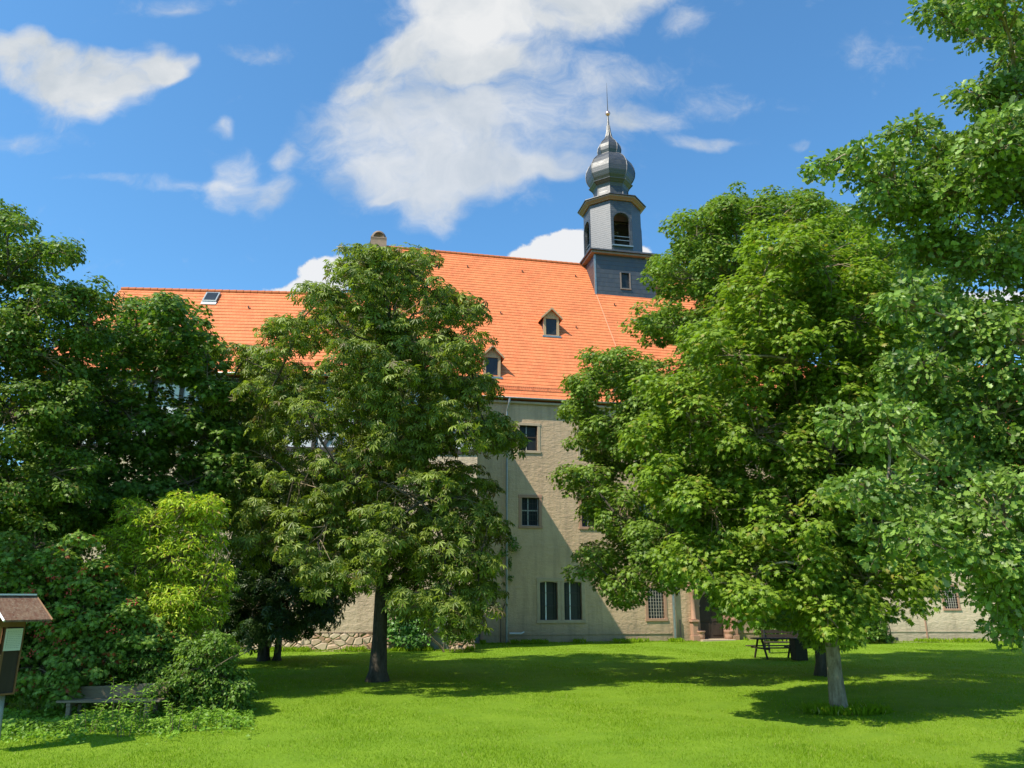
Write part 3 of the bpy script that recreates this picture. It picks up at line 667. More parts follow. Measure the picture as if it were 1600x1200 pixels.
def dormer(x, yb, label=None):
    """front window at roof line y=yb"""
    zb = ZE + (yb - YE) * TP; wv = .52; hgt = 1.35; ra = .85
    f = MB(); zt = zb + hgt
    f.box(x - wv, x - wv + .16, yb, yb + .1, zb, zt).box(x + wv - .16, x + wv, yb, yb + .1, zb, zt).box(x - wv + .16, x + wv - .16, yb, yb + .1, zt - .14, zt).box(x - wv + .16, x + wv - .16, yb, yb + .1, zb, zb + .08)
    f.add([(x - wv, yb + .02, zt), (x + wv, yb + .02, zt), (x, yb + .02, zt + .52)], [(0, 1, 2)])
    o = f.build('dormer', M_OAKTRIM, main)
    if label: o['label'] = label
    MB().box(x - wv + .16, x + wv - .16, yb + .07, yb + .09, zb + .08, zt - .14).build('window', M_GLASS, o)
    # cheeks
    yk = yb + (zt - zb) / TP
    for sx in (x - wv + .012, x + wv - .012): MB().add([(sx, yb + .02, zb), (sx, yk, zt), (sx, yb + .02, zt)], [(0, 1, 2)]).build('cheek', M_SLATE, o)
    r = MB(); e = .2; sl = .52 / wv; zp = zt + .56; ze = zt + .56 - (wv + e) * sl; 
    yk1 = yb + (zp - zb) / TP; yk2 = yb + (ze - zb) / TP
    for sg in (-1, 1):
        xe = x + sg * (wv + e)
        r.add([(xe, yb - .22, ze), (x, yb - .22, zp), (x, yk1, zp), (xe, yk2, ze), (xe, yb - .22, ze - .07), (x, yb - .22, zp - .07), (x, yk1, zp - .07), (xe, yk2, ze - .07)], [(0, 1, 2, 3), (4, 7, 6, 5), (0, 3, 7, 4)])
    r.build('dormer_roof', simple('dormer_tile', (.62, .20, .06), (.48, .15, .05), .75), o)
    tr = MB()
    for sg in (-1, 1):
        xe = x + sg * (wv + e); q = .11
        tr.add([(xe, yb - .23, ze - .1), (x, yb - .23, zp - .12), (x, yb - .23, zp + .02), (xe, yb - .23, ze + .03), (xe, yb - .19, ze - .1), (x, yb - .19, zp - .12), (x, yb - .19, zp + .02), (xe, yb - .19, ze + .03)], [(0, 1, 2, 3), (7, 6, 5, 4), (0, 4, 5, 1), (3, 2, 6, 7), (0, 3, 7, 4)])
    tr.build('bargeboard', M_OAKTRIM, o)
    MB().box(x - wv - .1, x + wv + .1, yb - .14, yb + .0, zb - .12, zb - .01).build('sill', M_ZINC, o)
    return o
dormer(3.35, 3.42, 'small gabled dormer high on the roof'); dormer(-1.05, .78, 'small gabled dormer low on the roof')
def skylight(parent, x, y, ye, ze, tp, wd=.8, ln=1.0):
    a = math.atan(tp); o = MB().box(-wd / 2, wd / 2, -ln / 2, ln / 2, 0, .12).build('skylight', M_ZINC, parent, bevel=.01)
    o.location = (x, y, ze + (y - ye) * tp + .03); o.rotation_euler = (a, 0, 0)
    MB().box(-wd / 2 + .08, wd / 2 - .08, -ln / 2 + .08, ln / 2 - .08, .12, .13).build('pane', M_GLASS, o)
    MB().box(-wd / 2 - .02, wd / 2 + .02, -ln / 2 - .26, -ln / 2 - .003, -.02, .05).build('flashing', M_WHITEP, o)
skylight(roof, -5.8, 8.15, YE, ZE, TP)
# left gable with rounded top
gp = [(-.5, 12.9), (YE - .1, ZE + .4)]
ycur = [(-.5, 12.9), (-.5, 14.3), (.3, 15.2), (.7, 16.2), (1.7, 17.0), (2.2, 18.6), (3.4, 19.6), (3.9, 21.2), (5.3, 22.3), (5.7, 23.9), (7.2, 25.2), (7.55, 26.3)]
top = [(YR + 1.35 * math.cos(a), 26.45 + .35 * math.sin(a)) for a in np.linspace(math.pi, 0, 13)]
out = ycur + top + [(2 * YR - y_, z_) for y_, z_ in ycur[::-1]]
gb = MB(); n = len(out)
for x in (-8.35, -7.45): gb.v += [(x, y_, z_) for y_, z_ in out]
gb.f += [tuple(range(n)), tuple(range(2 * n - 1, n - 1, -1))] + [(i, (i + 1) % n, n + (i + 1) % n, n + i) for i in range(n)]
gb.build('gable', simple('gable_brick', (.36, .18, .11), (.26, .15, .10), .9, scale=5), main)
cp = MB()
for i in range(n - 1):
    (ya, za), (yb_, zb_) = out[i], out[i + 1]; dy, dz = yb_ - ya, zb_ - za; L = math.hypot(dy, dz); ny, nz = -dz / L * .1, dy / L * .1
    cp.add([(-8.45, ya, za), (-8.45, yb_, zb_), (-8.45, yb_ + ny, zb_ + nz), (-8.45, ya + ny, za + nz), (-7.35, ya, za), (-7.35, yb_, zb_), (-7.35, yb_ + ny, zb_ + nz), (-7.35, ya + ny, za + nz)],
           [(0, 1, 2, 3), (7, 6, 5, 4), (3, 2, 6, 7), (0, 3, 7, 4), (1, 5, 6, 2)])
cp.build('gable_coping', M_COPE, main)
gc_ = MB()
for k, (yy_, rr_) in enumerate([(7.5, .4), (7.7, .55), (8.6, .6), (9.4, .6), (10.1, .55), (10.3, .4)]):
    for q in range(13): a = math.pi * q / 12; gc_.v.append((-7.9 + rr_ * math.cos(a), yy_, 26.45 + rr_ * 1.3 * math.sin(a)))
for k in range(5):
    for q in range(12): gc_.f.append((k * 13 + q, k * 13 + q + 1, (k + 1) * 13 + q + 1, (k + 1) * 13 + q))
gc_.f += [tuple(range(13)), tuple(range(5 * 13, 6 * 13))[::-1]]
gc_.build('gable_crest', M_COPE, main, smooth=True)
#MB().box(3.2 - 6.6, 3.2 - 6.2, YR + .6, YR + 1.2, ZR - 1.2, ZR - .3).build('chimney', M_COPE, main)

# ---- bell tower standing on the ridge
tower = empty('bell_tower', (0, 0, 0), 0)
tower.location = Vector(MAIN_O) + Matrix.Rotation(TH, 4, 'Z') @ Vector((9.8, 8.9, 0)); tower.location.z = 20.5; tower.rotation_euler = (0, 0, TH)
tag(tower, 'slate clad octagonal belfry with onion dome, copper ball and rod on the roof ridge', 'tower')
Z = lambda z: z - 20.5
TWN = (-.30, .32, Z(23.95), Z(25.1))
b = MB(); h = 2.3
wall_grid(b, -h, h, -.5, Z(26.40), [TWN], -h, .25)
b.add([(-h, -h, -.5), (-h, h, -.5), (-h, h, Z(26.35)), (-h, -h, Z(26.35))], [(0, 3, 2, 1)]); b.add([(h, -h, -.5), (h, h, -.5), (h, h, Z(26.35)), (h, -h, Z(26.35))], [(0, 1, 2, 3)])
b.add([(-h, h, -.5), (h, h, -.5), (h, h, Z(26.35)), (-h, h, Z(26.35))], [(0, 3, 2, 1)])
tb = b.build('tower_base', M_SLATE, tower)
MB().box(TWN[0], TWN[1], -h + .16, -h + .18, TWN[2], TWN[3]).build('window', M_GLASS, tower)
MB().box(TWN[0] - .09, TWN[0], -h - .04, -h + .1, TWN[2] - .08, TWN[3]).box(TWN[1], TWN[1] + .09, -h - .04, -h + .1, TWN[2] - .08, TWN[3]).box(TWN[0] - .1, TWN[1] + .1, -h - .08, -h + .1, TWN[2] - .16, TWN[2] - .08).build('window_frame', M_TRIM, tower)
MB().box(-h - .03, -h + .1, -h - .03, -h + .1, -.5, Z(26.34)).build('corner_board', M_ZINC, tower)
c = MB(); c.box(-h - .28, h + .28, -h - .28, h + .28, Z(26.40), Z(26.56)); c.build('cornice', M_TRIM, tower, bevel=.03)
c = MB(); e = h + .42
c.lathe(0, 0, [(e * 1.4142, Z(26.57)), (e * 1.4142, Z(26.66)), (2.0 * 1.4142, Z(27.05))], 4, math.pi / 4); c.build('skirt_roof', M_SLATE2, tower)
AP = 2.02; fw = 2 * AP * math.tan(math.pi / 8); z0, z1 = Z(27.0), Z(31.05)
def arch_panel(mb, wd, z0, z1, ow, sill, spring, t=.2):
    a = -wd / 2; o = ow / 2; n = 12
    def both(vs):
        k = len(vs); mb.add([(x, 0, z) for x, z in vs], [tuple(range(k))]); mb.add([(x, t, z) for x, z in vs], [tuple(range(k))[::-1]])
    both([(a, z0), (-o, z0), (-o, z1), (a, z1)]); both([(o, z0), (-a, z0), (-a, z1), (o, z1)]); both([(-o, z0), (o, z0), (o, sill), (-o, sill)])
    arc = [(o * math.cos(math.pi - math.pi * k / n), spring + o * math.sin(math.pi * k / n)) for k in range(n + 1)]
    for p, q in zip(arc, arc[1:]):
        both([p, q, (q[0], z1), (p[0], z1)]); mb.add([(p[0], 0, p[1]), (q[0], 0, q[1]), (q[0], t, q[1]), (p[0], t, p[1])], [(0, 1, 2, 3)])
    for x, f_ in ((-o, 0), (o, 1)): mb.add([(x, 0, sill), (x, t, sill), (x, t, spring), (x, 0, spring)], [(0, 1, 2, 3)])
    mb.add([(-o, 0, sill), (o, 0, sill), (o, t, sill), (-o, t, sill)], [(0, 1, 2, 3)])
lm = MB(); FR = []; RL = []
for k in range(8):
    A = k * math.pi / 4; M_ = Matrix.Rotation(A, 4, 'Z') @ Matrix.Translation((0, -AP, 0)); s0 = len(lm.v)
    if k % 2 == 0:
        arch_panel(lm, fw, z0, z1, 1.26, Z(27.35), Z(29.45))
        fr = MB(); rl = MB(); FR.append(fr); RL.append(rl); s1 = 0; n = 12; o, o2 = .64, .78
        for i in range(n):
            a0, a1 = math.pi * i / n, math.pi * (i + 1) / n
            P4 = [(o * math.cos(a0), Z(29.45) + o * math.sin(a0)), (o * math.cos(a1), Z(29.45) + o * math.sin(a1)), (o2 * math.cos(a1), Z(29.45) + o2 * math.sin(a1)), (o2 * math.cos(a0), Z(29.45) + o2 * math.sin(a0))]
            fr.add([(x, -.05, z) for x, z in P4] + [(x, 0, z) for x, z in P4], [(0, 3, 2, 1), (0, 1, 5, 4), (3, 7, 6, 2)])
        fr.box(-.80, -.63, -.05, -.002, Z(27.4), Z(29.45)).box(.63, .80, -.05, -.002, Z(27.4), Z(29.45)); fr.xform(M_, s1)
        s2 = len(rl.v); rl.box(-.62, .62, .06, .1, Z(28.15), Z(28.19)).box(-.62, .62, .06, .1, Z(27.85), Z(27.89)); rl.box(-.8, .8, -.16, .0, Z(27.3), Z(27.4)); rl.xform(M_, s2)
    else:
        lm.box(-fw / 2, fw / 2, 0, .2, z0, z1)
    lm.xform(M_, s0)
lant = lm.build('lantern', M_SLATE2, tower); [q.build('arch_frame', M_SLATE, lant) for q in FR]; [q.build('rail', M_ZINC, lant) for q in RL]
MB().lathe(0, 0, [(1.95, Z(27.06)), (1.95, Z(27.1))]).build('lantern_floor', M_ZINC, lant)
bl = MB().lathe(0, 0, [(.05, Z(30.3)), (.22, Z(30.15)), (.3, Z(29.7)), (.46, Z(29.35)), (.44, Z(29.3))], 16, 0).box(-1.8, 1.8, -.07, .07, Z(30.3), Z(30.44)).build('bell', simple('bronze', (.18, .13, .06), (.12, .10, .06), .4, .8), tower)
MB().lathe(0, 0, [(2.3, Z(31.1)), (2.34, Z(31.15)), (2.56, Z(31.27)), (2.58, Z(31.36))]).build('upper_cornice', M_TRIM, tower)
prof = [(2.66, 31.385), (2.66, 31.44), (1.75, 31.75), (1.5, 31.9), (1.42, 32.1), (1.38, 32.5), (1.42, 32.9), (1.52, 33.2), (1.82, 33.55), (1.83, 33.6), (1.68, 33.68), (1.86, 33.98), (2.02, 34.4), (2.07, 34.8), (2.0, 35.25), (1.78, 35.7), (1.42, 36.1), (1.0, 36.38), (.86, 36.46),
        (.86, 36.5), (.97, 36.75), (1.0, 37.0), (.95, 37.3), (.78, 37.6), (.50, 37.9), (.28, 38.2), (.17, 38.6), (.11, 39.1), (.07, 39.7), (.06, 39.85)]
prof = [(r if z < 31.5 else r * (.93 if z > 32.6 else .96), z - .42 * max(0, min(1, (z - 32.4) / 2)) * max(0, min(1, (40 - z) / 2))) for r, z in prof]
dome = MB().lathe(0, 0, [(r, Z(z)) for r, z in prof]).build('onion_dome', M_DOME, tower)
rb = MB()
for k in range(8):
    a = math.pi / 8 + k * math.pi / 4; rb.tube([((r + .01) * math.cos(a), (r + .01) * math.sin(a), Z(z)) for r, z in prof[2:-2]], .028, 4)
rb.build('hip_seams', M_SLATE, dome)
MB().lathe(0, 0, [(.02, Z(39.8)), (.15, Z(39.87)), (.21, Z(40.02)), (.15, Z(40.17)), (.02, Z(40.24))], 16, 0).build('ball', M_GOLD, tower, smooth=True)
MB().tube([(0, 0, Z(40.2)), (0, 0, Z(41.5)), (0, 0, Z(42.9))], [.035, .025, .008], 8).build('lightning_rod', M_IRON, tower)

# ---- left wing
TL = math.radians(3.9)
lw = empty('left_wing', (-10.25, 37.1, 0), TL)
lw.name = 'half_timbered_wing'
tag(lw, 'lower wing at left with skylight, dark half timbering and rubble stone foot', 'building')
LX0, LX1 = -12.9, 8.55; LYE, LZE, LTP = -.5, 13.05, math.tan(math.radians(52)); LYR = 4.36; LZR = LZE + (LYR - LYE) * LTP; LYB = 2 * LYR
lwins = [(-1.35, -.45, 10.3, 11.6), (-5.5, -4.6, 10.3, 11.6), (-9.5, -8.6, 10.3, 11.6), (2.6, 3.5, 10.3, 11.6), (6.2, 7.1, 10.3, 11.6), (-1.3, -.3, 5.6, 7.1), (2.6, 3.6, 5.6, 7.1), (-6, -5, 5.6, 7.1)]
LDOOR = (6.45, 7.35, .1, 2.1)
m1 = MB(); wall_grid(m1, LX0, LX1, .78, 9.3, [q for q in lwins if q[2] < 9] + [(LDOOR[0], LDOOR[1], .78, LDOOR[3])])
for x in (LX0, LX1): m1.add([(x, 0, -.1), (x, LYB, -.1), (x, LYB, 12.9), (x, 0, 12.9)], [(0, 1, 2, 3)])
m1.add([(LX0, LYB, 0), (LX1, LYB, 0), (LX1, LYB, 12.9), (LX0, LYB, 12.9)], [(0, 1, 2, 3)]); m1.box(LX0 + .01, LX1 - .01, .3, .32, 0, 9.3)
m1.build('wall', M_WALL2, lw)
MB().box(LX0 - .03, LDOOR[0], -.1, -.0, -.1, .74).box(LDOOR[1], LX1, -.1, -.0, -.1, .74).build('stone_plinth', M_RUBBLE, lw)
m1 = MB(); wall_grid(m1, LX0, LX1, 9.3, 12.9, [q for q in lwins if q[2] > 9], .02); m1.box(LX0 + .01, LX1 - .01, .32, .34, 9.3, 12.9)
m1.build('timber_wall_panels', M_WHITEP, lw)
tm = MB()
tm.box(LX0, LX1, -.06, .015, 9.2, 9.45).box(LX0, LX1, -.058, .015, 12.55, 12.85)
x = LX0 + .1
while x < LX1:
    if not any(q[0] - .2 < x < q[1] and q[2] > 9 for q in lwins): tm.box(x, x + .2, -.05, .016, 9.45, 12.55)
    x += 1.32
for q in lwins:
    if q[2] > 9: tm.box(q[0] - .2, q[0], -.055, .017, 9.45, 12.55).box(q[1], q[1] + .2, -.055, .017, 9.45, 12.55)
for k, xx in enumerate(np.arange(LX0 + 2, LX1 - 2, 3.96)):
    s0 = len(tm.v); tm.box(-.09, .09, -.045, .014, -1.7, 1.7); tm.xform(Matrix.Translation((xx + .9, 0, 11.0)) @ Matrix.Rotation(math.radians(32), 4, 'Y'), s0)
tm.build('timber_frame', M_TIMBER, lw)
for q in lwins: window(lw, *q, 'cross', M_STONEP if q[2] < 9 else M_TIMBER, .1, 0 if q[2] < 9 else .02)
mb = MB(); uvs = []
roof_slope(mb, uvs, LX0 - .25, LX1 + .25, LX0 + 1.2, LX1 + .25 - 4.5, LYE, LZE, LYR, LZR)
for (P3) in ([(LX0 - .25, LYB + .5, LZE), (LX0 - .25, LYE, LZE), (LX0 + 1.2, LYR, LZR)], [(LX1 + .25, LYE, LZE), (LX1 + .25, LYB + .5, LZE), (LX1 - 4.25, LYR, LZR)]):
    mb.add(P3, [(0, 1, 2)]); uvs += [(0, 0), (9, 0), (4, 8)]
mb.add([(LX1 + .25, LYB + .5, LZE), (LX0 - .25, LYB + .5, LZE), (LX0 + 1.2, LYR, LZR), (LX1 - 4.25, LYR, LZR)], [(0, 1, 2, 3)]); uvs += [(0, 0), (20, 0), (18, 8), (4, 8)]
mb.add([(LX0 - .25, LYE, LZE - .02), (LX1 + .25, LYE, LZE - .02), (LX1 + .25, LYB, LZE - .05), (LX0 - .25, LYB, LZE - .05)], [(0, 3, 2, 1)]); uvs += [(0, 0)] * 4
lroof = build_uv(mb, uvs, 'roof', M_TILE, lw)
rt = MB(); x = LX0 + 1.2
while x < LX1 - 4.4:
    rt.lathe(0, 0, [(.12, 0), (.14, .42)], 10, 0, False); rt.v[-20:] = [(x + vz, LYR + vx, LZR - .02 + vy) for vx, vy, vz in rt.v[-20:]]; x += .4
rt.build('ridge_tiles', M_TILE, lroof, smooth=True)
gutter(lw, LX0 - .25, LX1 + .25, LYE - .08, LZE - .04)
snow_guard(lroof, LX0, LX1 - .5, LYE + .4, LZE + .4 * LTP + .02, math.radians(52))
wire_hooks(lroof, [(-9, 3.2), (-4.2, 3.3), (-.8, 3.3), (2.0, 3.2)], LYE, LZE, LTP)
skylight(lroof, -6.48, 3.85, LYE, LZE, LTP, .78, .95)
YE_s = YE; YE = LYE
d = MB(); d.tube([(-4.35, LYE - .08, LZE - .1), (-4.35, LYE - .08, LZE - .35), (-4.3, -.16, LZE - .8), (-4.3, -.16, 0)], .055, 8); d.build('downspout', M_ZINC, lw); YE = YE_s
lo = MB().box(LDOOR[0], LDOOR[1], .15, .19, .0, LDOOR[3]).build('door', M_GREYDOOR, lw)
MB().box(LDOOR[0] - .14, LDOOR[0], -.02, .15, .745, 2.24).box(LDOOR[1], LDOOR[1] + .14, -.02, .15, .745, 2.24).box(LDOOR[0], LDOOR[1], -.02, .15, 2.1, 2.24).build('door_frame', M_STONE, lo)

# ---- right wing
rw = empty('pale_wing', (17.6, 44.7, 0), 0)
tag(rw, 'low pale plastered wing at far right with barred window, seen under the oak branches', 'building')
RW = 22.; rwin = [(6.62, 7.35, 1.75, 2.95), (11.2, 12.0, 1.75, 2.95), (2.2, 3.0, 1.75, 2.95)] + [(x, x + 1, 5.6, 7.1) for x in (2., 6.4, 10.8, 15.2)]
m1 = MB(); wall_grid(m1, 0, RW, -.1, 9.3, rwin)
for x in (0, RW): m1.add([(x, 0, -.1), (x, 14, -.1), (x, 14, 9.3), (x, 7, 17.8), (x, 0, 9.3)], [(0, 1, 2, 3, 4)])
m1.box(.01, RW - .01, .3, .32, 0, 9.3); m1.build('wall', M_WALL2, rw)
for q in rwin: window(rw, *q, 'grate' if q[2] < 3 else 'cross', M_STONE, .12)
MB().box(0.05, RW, -.03, -.002, .5, .56).build('plinth_ledge', M_WALL2, rw)
MB().box(5.35, 5.42, -.04, -.002, .05, 1.9).box(4.2, 5.35, -.04, -.002, 1.85, 1.9).build('wall_cable_duct', M_STONE, rw)
MB().box(3.2, 3.75, -.02, .0, .05, .22).build('cellar_vent', M_IRON, rw)
mb = MB(); uvs = []; roof_slope(mb, uvs, -.2, RW + .3, -.2, RW + .3, -.4, 9.4, 7, 18.1)
mb.add([(-.2, 14.4, 9.4), (RW + .3, 14.4, 9.4), (RW + .3, 7, 18.1), (-.2, 7, 18.1)], [(0, 3, 2, 1)]); uvs += [(0, 0), (20, 0), (20, 10), (0, 10)]
build_uv(mb, uvs, 'roof', M_TILE, rw); gutter(rw, -.2, RW, -.5, 9.35)

# ------------------------------------------------------------------ trees
E_ = lambda cl, Y, **k: expand(cl, Y, **k)
m1c = [(1215, 395, 60), (1285, 420, 75), (1185, 470, 70), (1330, 500, 85), (1125, 560, 62), (1230, 560, 85), (1380, 590, 85), (1085, 665, 62), (1180, 680, 85), (1300, 690, 95), (1400, 700, 90), (1045, 745, 48), (1120, 800, 78), (1240, 810, 90), (1355, 820, 90), (1440, 800, 75), (1095, 870, 45), (1175, 900, 60), (1275, 930, 55), (1360, 905, 62), (1425, 885, 50), (1305, 985, 32), (1340, 955, 42), (1240, 880, 50), (1150, 925, 28), (1118, 905, 30), (1170, 945, 24), (1055, 615, 36), (1010, 690, 30)]
tree('maple_tree', 'bright green maple with pale trunk standing on the lawn in front right', 'tree', (6.9, 17.45), E_(m1c, 17.3, thick=.72, seed=3), 'maple', .122, 1.0, L_MAPLE, M_BARK, .175, top=7.4, axk=.15, seed=11, twig_d=7.5, limb_from=.30)
m2c = [(1085, 365, 48), (1150, 340, 52), (1215, 335, 48), (1265, 350, 45), (1060, 435, 52), (1140, 430, 70), (1040, 510, 45), (1110, 520, 70), (955, 575, 42), (1010, 600, 52), (915, 605, 26), (945, 670, 50), (1000, 700, 62), (915, 745, 38), (960, 800, 50), (1010, 850, 55), (925, 875, 30), (970, 912, 32), (1055, 880, 45), (1090, 640, 90), (1210, 480, 110), (1310, 450, 90), (1400, 520, 90), (1140, 800, 90), (1300, 700, 120), (1460, 640, 90), (1400, 800, 90), (1060, 770, 60), (1010, 645, 40), (905, 640, 22), (1320, 365, 40), (1365, 420, 50), (1440, 470, 56), (1400, 395, 30), (1500, 520, 70), (1215, 950, 26), (1255, 965, 28), (1290, 1000, 15), (1130, 335, 30)]
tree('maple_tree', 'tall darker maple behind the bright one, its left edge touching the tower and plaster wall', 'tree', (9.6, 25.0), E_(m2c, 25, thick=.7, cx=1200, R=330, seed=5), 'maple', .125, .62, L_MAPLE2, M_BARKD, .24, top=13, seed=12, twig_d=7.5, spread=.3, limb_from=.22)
chc = [(572, 412, 30), (552, 425, 24), (600, 408, 20), (560, 455, 42), (640, 425, 42), (690, 470, 36), (610, 490, 62), (530, 510, 52), (455, 525, 38), (740, 490, 20), (430, 585, 48), (385, 565, 28), (660, 550, 66), (725, 555, 36), (745, 605, 36), (560, 590, 70), (480, 650, 66), (405, 640, 40), (620, 680, 76), (710, 670, 56), (768, 680, 36), (550, 760, 76), (455, 760, 66), (660, 780, 80), (735, 770, 46), (765, 840, 30), (500, 850, 60), (600, 850, 66), (700, 870, 56), (750, 890, 32), (556, 905, 26), (640, 925, 30), (700, 925, 38), (510, 900, 32), (400, 710, 50), (795, 690, 18), (390, 800, 45), (715, 965, 28), (660, 955, 26), (755, 930, 26), (420, 850, 45), (350, 640, 22), (500, 470, 26), (630, 610, 60), (590, 545, 60)]
tree('chestnut_tree', 'tall horse chestnut with dark straight trunk in the middle left of the lawn', 'tree', (-3.86, 23.5), E_(chc, 23.5, thick=.95, seed=7), 'chest', .19, .50, L_CHEST, M_BARKD, .25, top=10.4, seed=13, twig_d=7, spread=.30, droop=.9, up=.75, outw=.9, limb_from=.24, rnd=.55)
ch2 = [(360, 700, 50), (400, 780, 56), (345, 800, 50), (440, 850, 60), (380, 895, 50), (500, 890, 42), (455, 940, 40), (400, 955, 40), (520, 935, 22), (350, 950, 40), (470, 800, 60), (380, 640, 46), (495, 965, 16), (350, 985, 26), (400, 992, 24), (440, 985, 20)]
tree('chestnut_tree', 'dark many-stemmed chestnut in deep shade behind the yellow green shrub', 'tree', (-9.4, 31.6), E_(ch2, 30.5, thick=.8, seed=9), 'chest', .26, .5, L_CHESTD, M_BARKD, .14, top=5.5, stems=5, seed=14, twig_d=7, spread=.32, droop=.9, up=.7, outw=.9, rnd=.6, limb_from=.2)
mlc = [(262, 478, 18), (285, 505, 34), (218, 500, 34), (185, 540, 38), (305, 560, 38), (250, 575, 60), (325, 600, 30), (160, 620, 60), (220, 680, 66), (318, 680, 50), (120, 700, 70), (285, 755, 58), (180, 790, 70), (345, 745, 40), (100, 800, 60), (350, 690, 30), (60, 760, 70), (200, 860, 50), (40, 850, 60), (318, 540, 22), (360, 625, 22)]
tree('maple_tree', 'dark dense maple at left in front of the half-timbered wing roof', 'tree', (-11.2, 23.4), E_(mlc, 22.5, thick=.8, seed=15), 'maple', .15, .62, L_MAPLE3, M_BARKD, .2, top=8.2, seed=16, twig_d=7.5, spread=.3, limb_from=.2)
lic = [(15, 345, 24), (58, 400, 34), (10, 425, 44), (95, 395, 15), (60, 480, 52), (110, 475, 38), (148, 470, 28), (10, 540, 64), (80, 570, 58), (140, 530, 36), (20, 650, 70), (90, 650, 50), (20, 760, 70), (50, 860, 60), (90, 740, 50), (-60, 430, 70), (-90, 560, 90), (-80, 700, 90), (-160, 560, 80), (-70, 830, 70), (-40, 360, 50), (-170, 700, 80), (-120, 450, 60)]
lx = E_(lic, 18.6, thick=.8, seed=17)
for (x_, y_, z_, r_) in [(-15.5, 14.5, 6, 2.2), (-16.5, 13.6, 8.5, 2.0), (-15.2, 13.2, 4.2, 1.7), (-17.5, 15.5, 6.5, 2.2), (-14.2, 15.8, 5.6, 1.6), (-18.5, 17.5, 8, 2.4), (-13.6, 14.6, 7.4, 1.4), (-12.4, 13.5, 6.2, 1.4), (-13.4, 12.8, 8, 1.6), (-12.0, 14.0, 4.9, 1.0), (-14.4, 12.2, 9.6, 1.5), (-13.8, 12.4, 5.6, 1.4)]: lx.append((Vector((x_, y_, z_)), r_, 1))  # unseen crown clumps added beyond the left edge to shade bench and lawn
tree('linden_tree', 'tall linden cut off by the left edge, its top above the orange roof', 'tree', (-14.6, 18.6), lx, 'round', .105, .95, L_LINDEN, M_BARKD, .26, top=10, seed=18, twig_d=8.5, spread=.24, limb_from=.2)
oac = [(1500, 20, 36), (1560, 10, 50), (1535, 62, 18), (1592, 60, 26), (1470, 18, 24), (1318, 265, 24), (1355, 235, 24), (1400, 285, 52), (1420, 208, 32), (1475, 240, 46), (1530, 150, 32), (1560, 220, 52), (1585, 105, 34), (1590, 150, 40), (1555, 165, 34), (1600, 200, 50), (1545, 270, 50), (1500, 315, 62), (1440, 320, 50), (1590, 300, 60), (1380, 335, 30), (1450, 395, 46), (1540, 415, 60), (1600, 400, 60), (1415, 470, 34), (1500, 510, 60), (1590, 530, 66), (1440, 590, 56), (1540, 640, 72), (1600, 720, 72), (1390, 670, 46), (1470, 740, 72), (1385, 770, 44), (1560, 800, 66), (1440, 840, 48), (1530, 880, 42), (1590, 880, 50), (1592, 975, 38), (1560, 925, 30), (1330, 660, 36), (1330, 760, 28), (1285, 262, 12), (1380, 850, 30),
       (1710, 40, 90), (1700, 250, 110), (1690, 450, 110), (1700, 650, 110), (1680, 850, 90), (1800, 350, 120), (1820, 100, 120)]
oc = []
ro = random.Random(2)
for i, (px, py, r) in enumerate(oac):
    Yd = 9.6 + ro.uniform(-.9, .9) + (.8 if px > 1650 else 0); oc.append((at(px, py, Yd), r * Yd / F_PX, 0))
    if px > 1380: Yd += 1.3; oc.append((at(px + ro.uniform(-15, 15), py, Yd), r * .85 * Yd / F_PX, 1))
tree('oak_tree', 'near oak whose lobed leafy branches hang in from the right edge', 'tree', (10.6, 11.2), oc, 'oak', .105, 2.3, L_OAK, M_BARK, .33, top=9.5, seed=19, axk=.05, twig_d=12, spread=.15, up=.6, outw=.6, rnd=.75, droop=.3, limb_from=.25, fill=2.2, cover=1.15)

# ---- shrubs
yec = [(270, 925, 42), (320, 945, 36), (250, 965, 32), (290, 985, 30), (195, 845, 26), (285, 795, 30), (325, 800, 26), (238, 825, 30), (310, 850, 36), (265, 875, 48), (212, 885, 28), (330, 905, 28), (240, 930, 38), (290, 950, 36), (205, 800, 18), (200, 930, 20)]
tree('yellow_green_shrub', 'tall yellow green shrub glowing in the sun above the bench', 'shrub', (-8.7, 19.6), E_(yec, 18.9, thick=.7, seed=21), 'thin', .13, 3.0, L_YELLOW, M_TWIG, .05, top=3.4, stems=6, seed=22, fill=1.8, cover=1.35, twig_d=14, spread=.13, rnd=.7, droop=.3, limb_from=.15)
vic = [(30, 900, 40), (90, 895, 36), (150, 905, 36), (60, 960, 50), (130, 965, 50), (185, 960, 36), (60, 1040, 50), (150, 1035, 50), (215, 1010, 40), (10, 980, 50), (-40, 950, 50), (-30, 1040, 50), (100, 1075, 26), (120, 850, 14)]
vb = tree('viburnum_bush', 'dark bush with red berries and reddening leaves beside the wooden insect box', 'shrub', (-11.4, 17.9), E_(vic, 17.5, thick=.6, seed=23), 'maple', .105, 2.3, L_VIB, M_TWIG, .05, top=2.3, stems=7, seed=24, fill=1.8, cover=1.35, twig_d=13, spread=.15, rnd=.65, limb_from=.12)
bb = MB(); rb_ = random.Random(8)
for (px, py) in [(50, 925), (85, 905), (30, 990), (62, 992), (95, 1000), (20, 1010), (110, 925), (75, 975), (130, 890), (180, 985), (15, 940), (48, 1020), (210, 940)]:
    c0 = at(px, py, 16.2 + rb_.uniform(-.1, .2)) - vb.location
    for k in range(14):
        p = c0 + Vector((rb_.gauss(0, .06), rb_.gauss(0, .06), rb_.gauss(0, .045))); bb.lathe(p.x, p.y, [(.004, p.z - .016), (.014, p.z - .008), (.014, p.z + .006), (.003, p.z + .014)], 6, 0)
tag(bb.build('berries', M_BERRY, vb, smooth=True), kind='stuff')
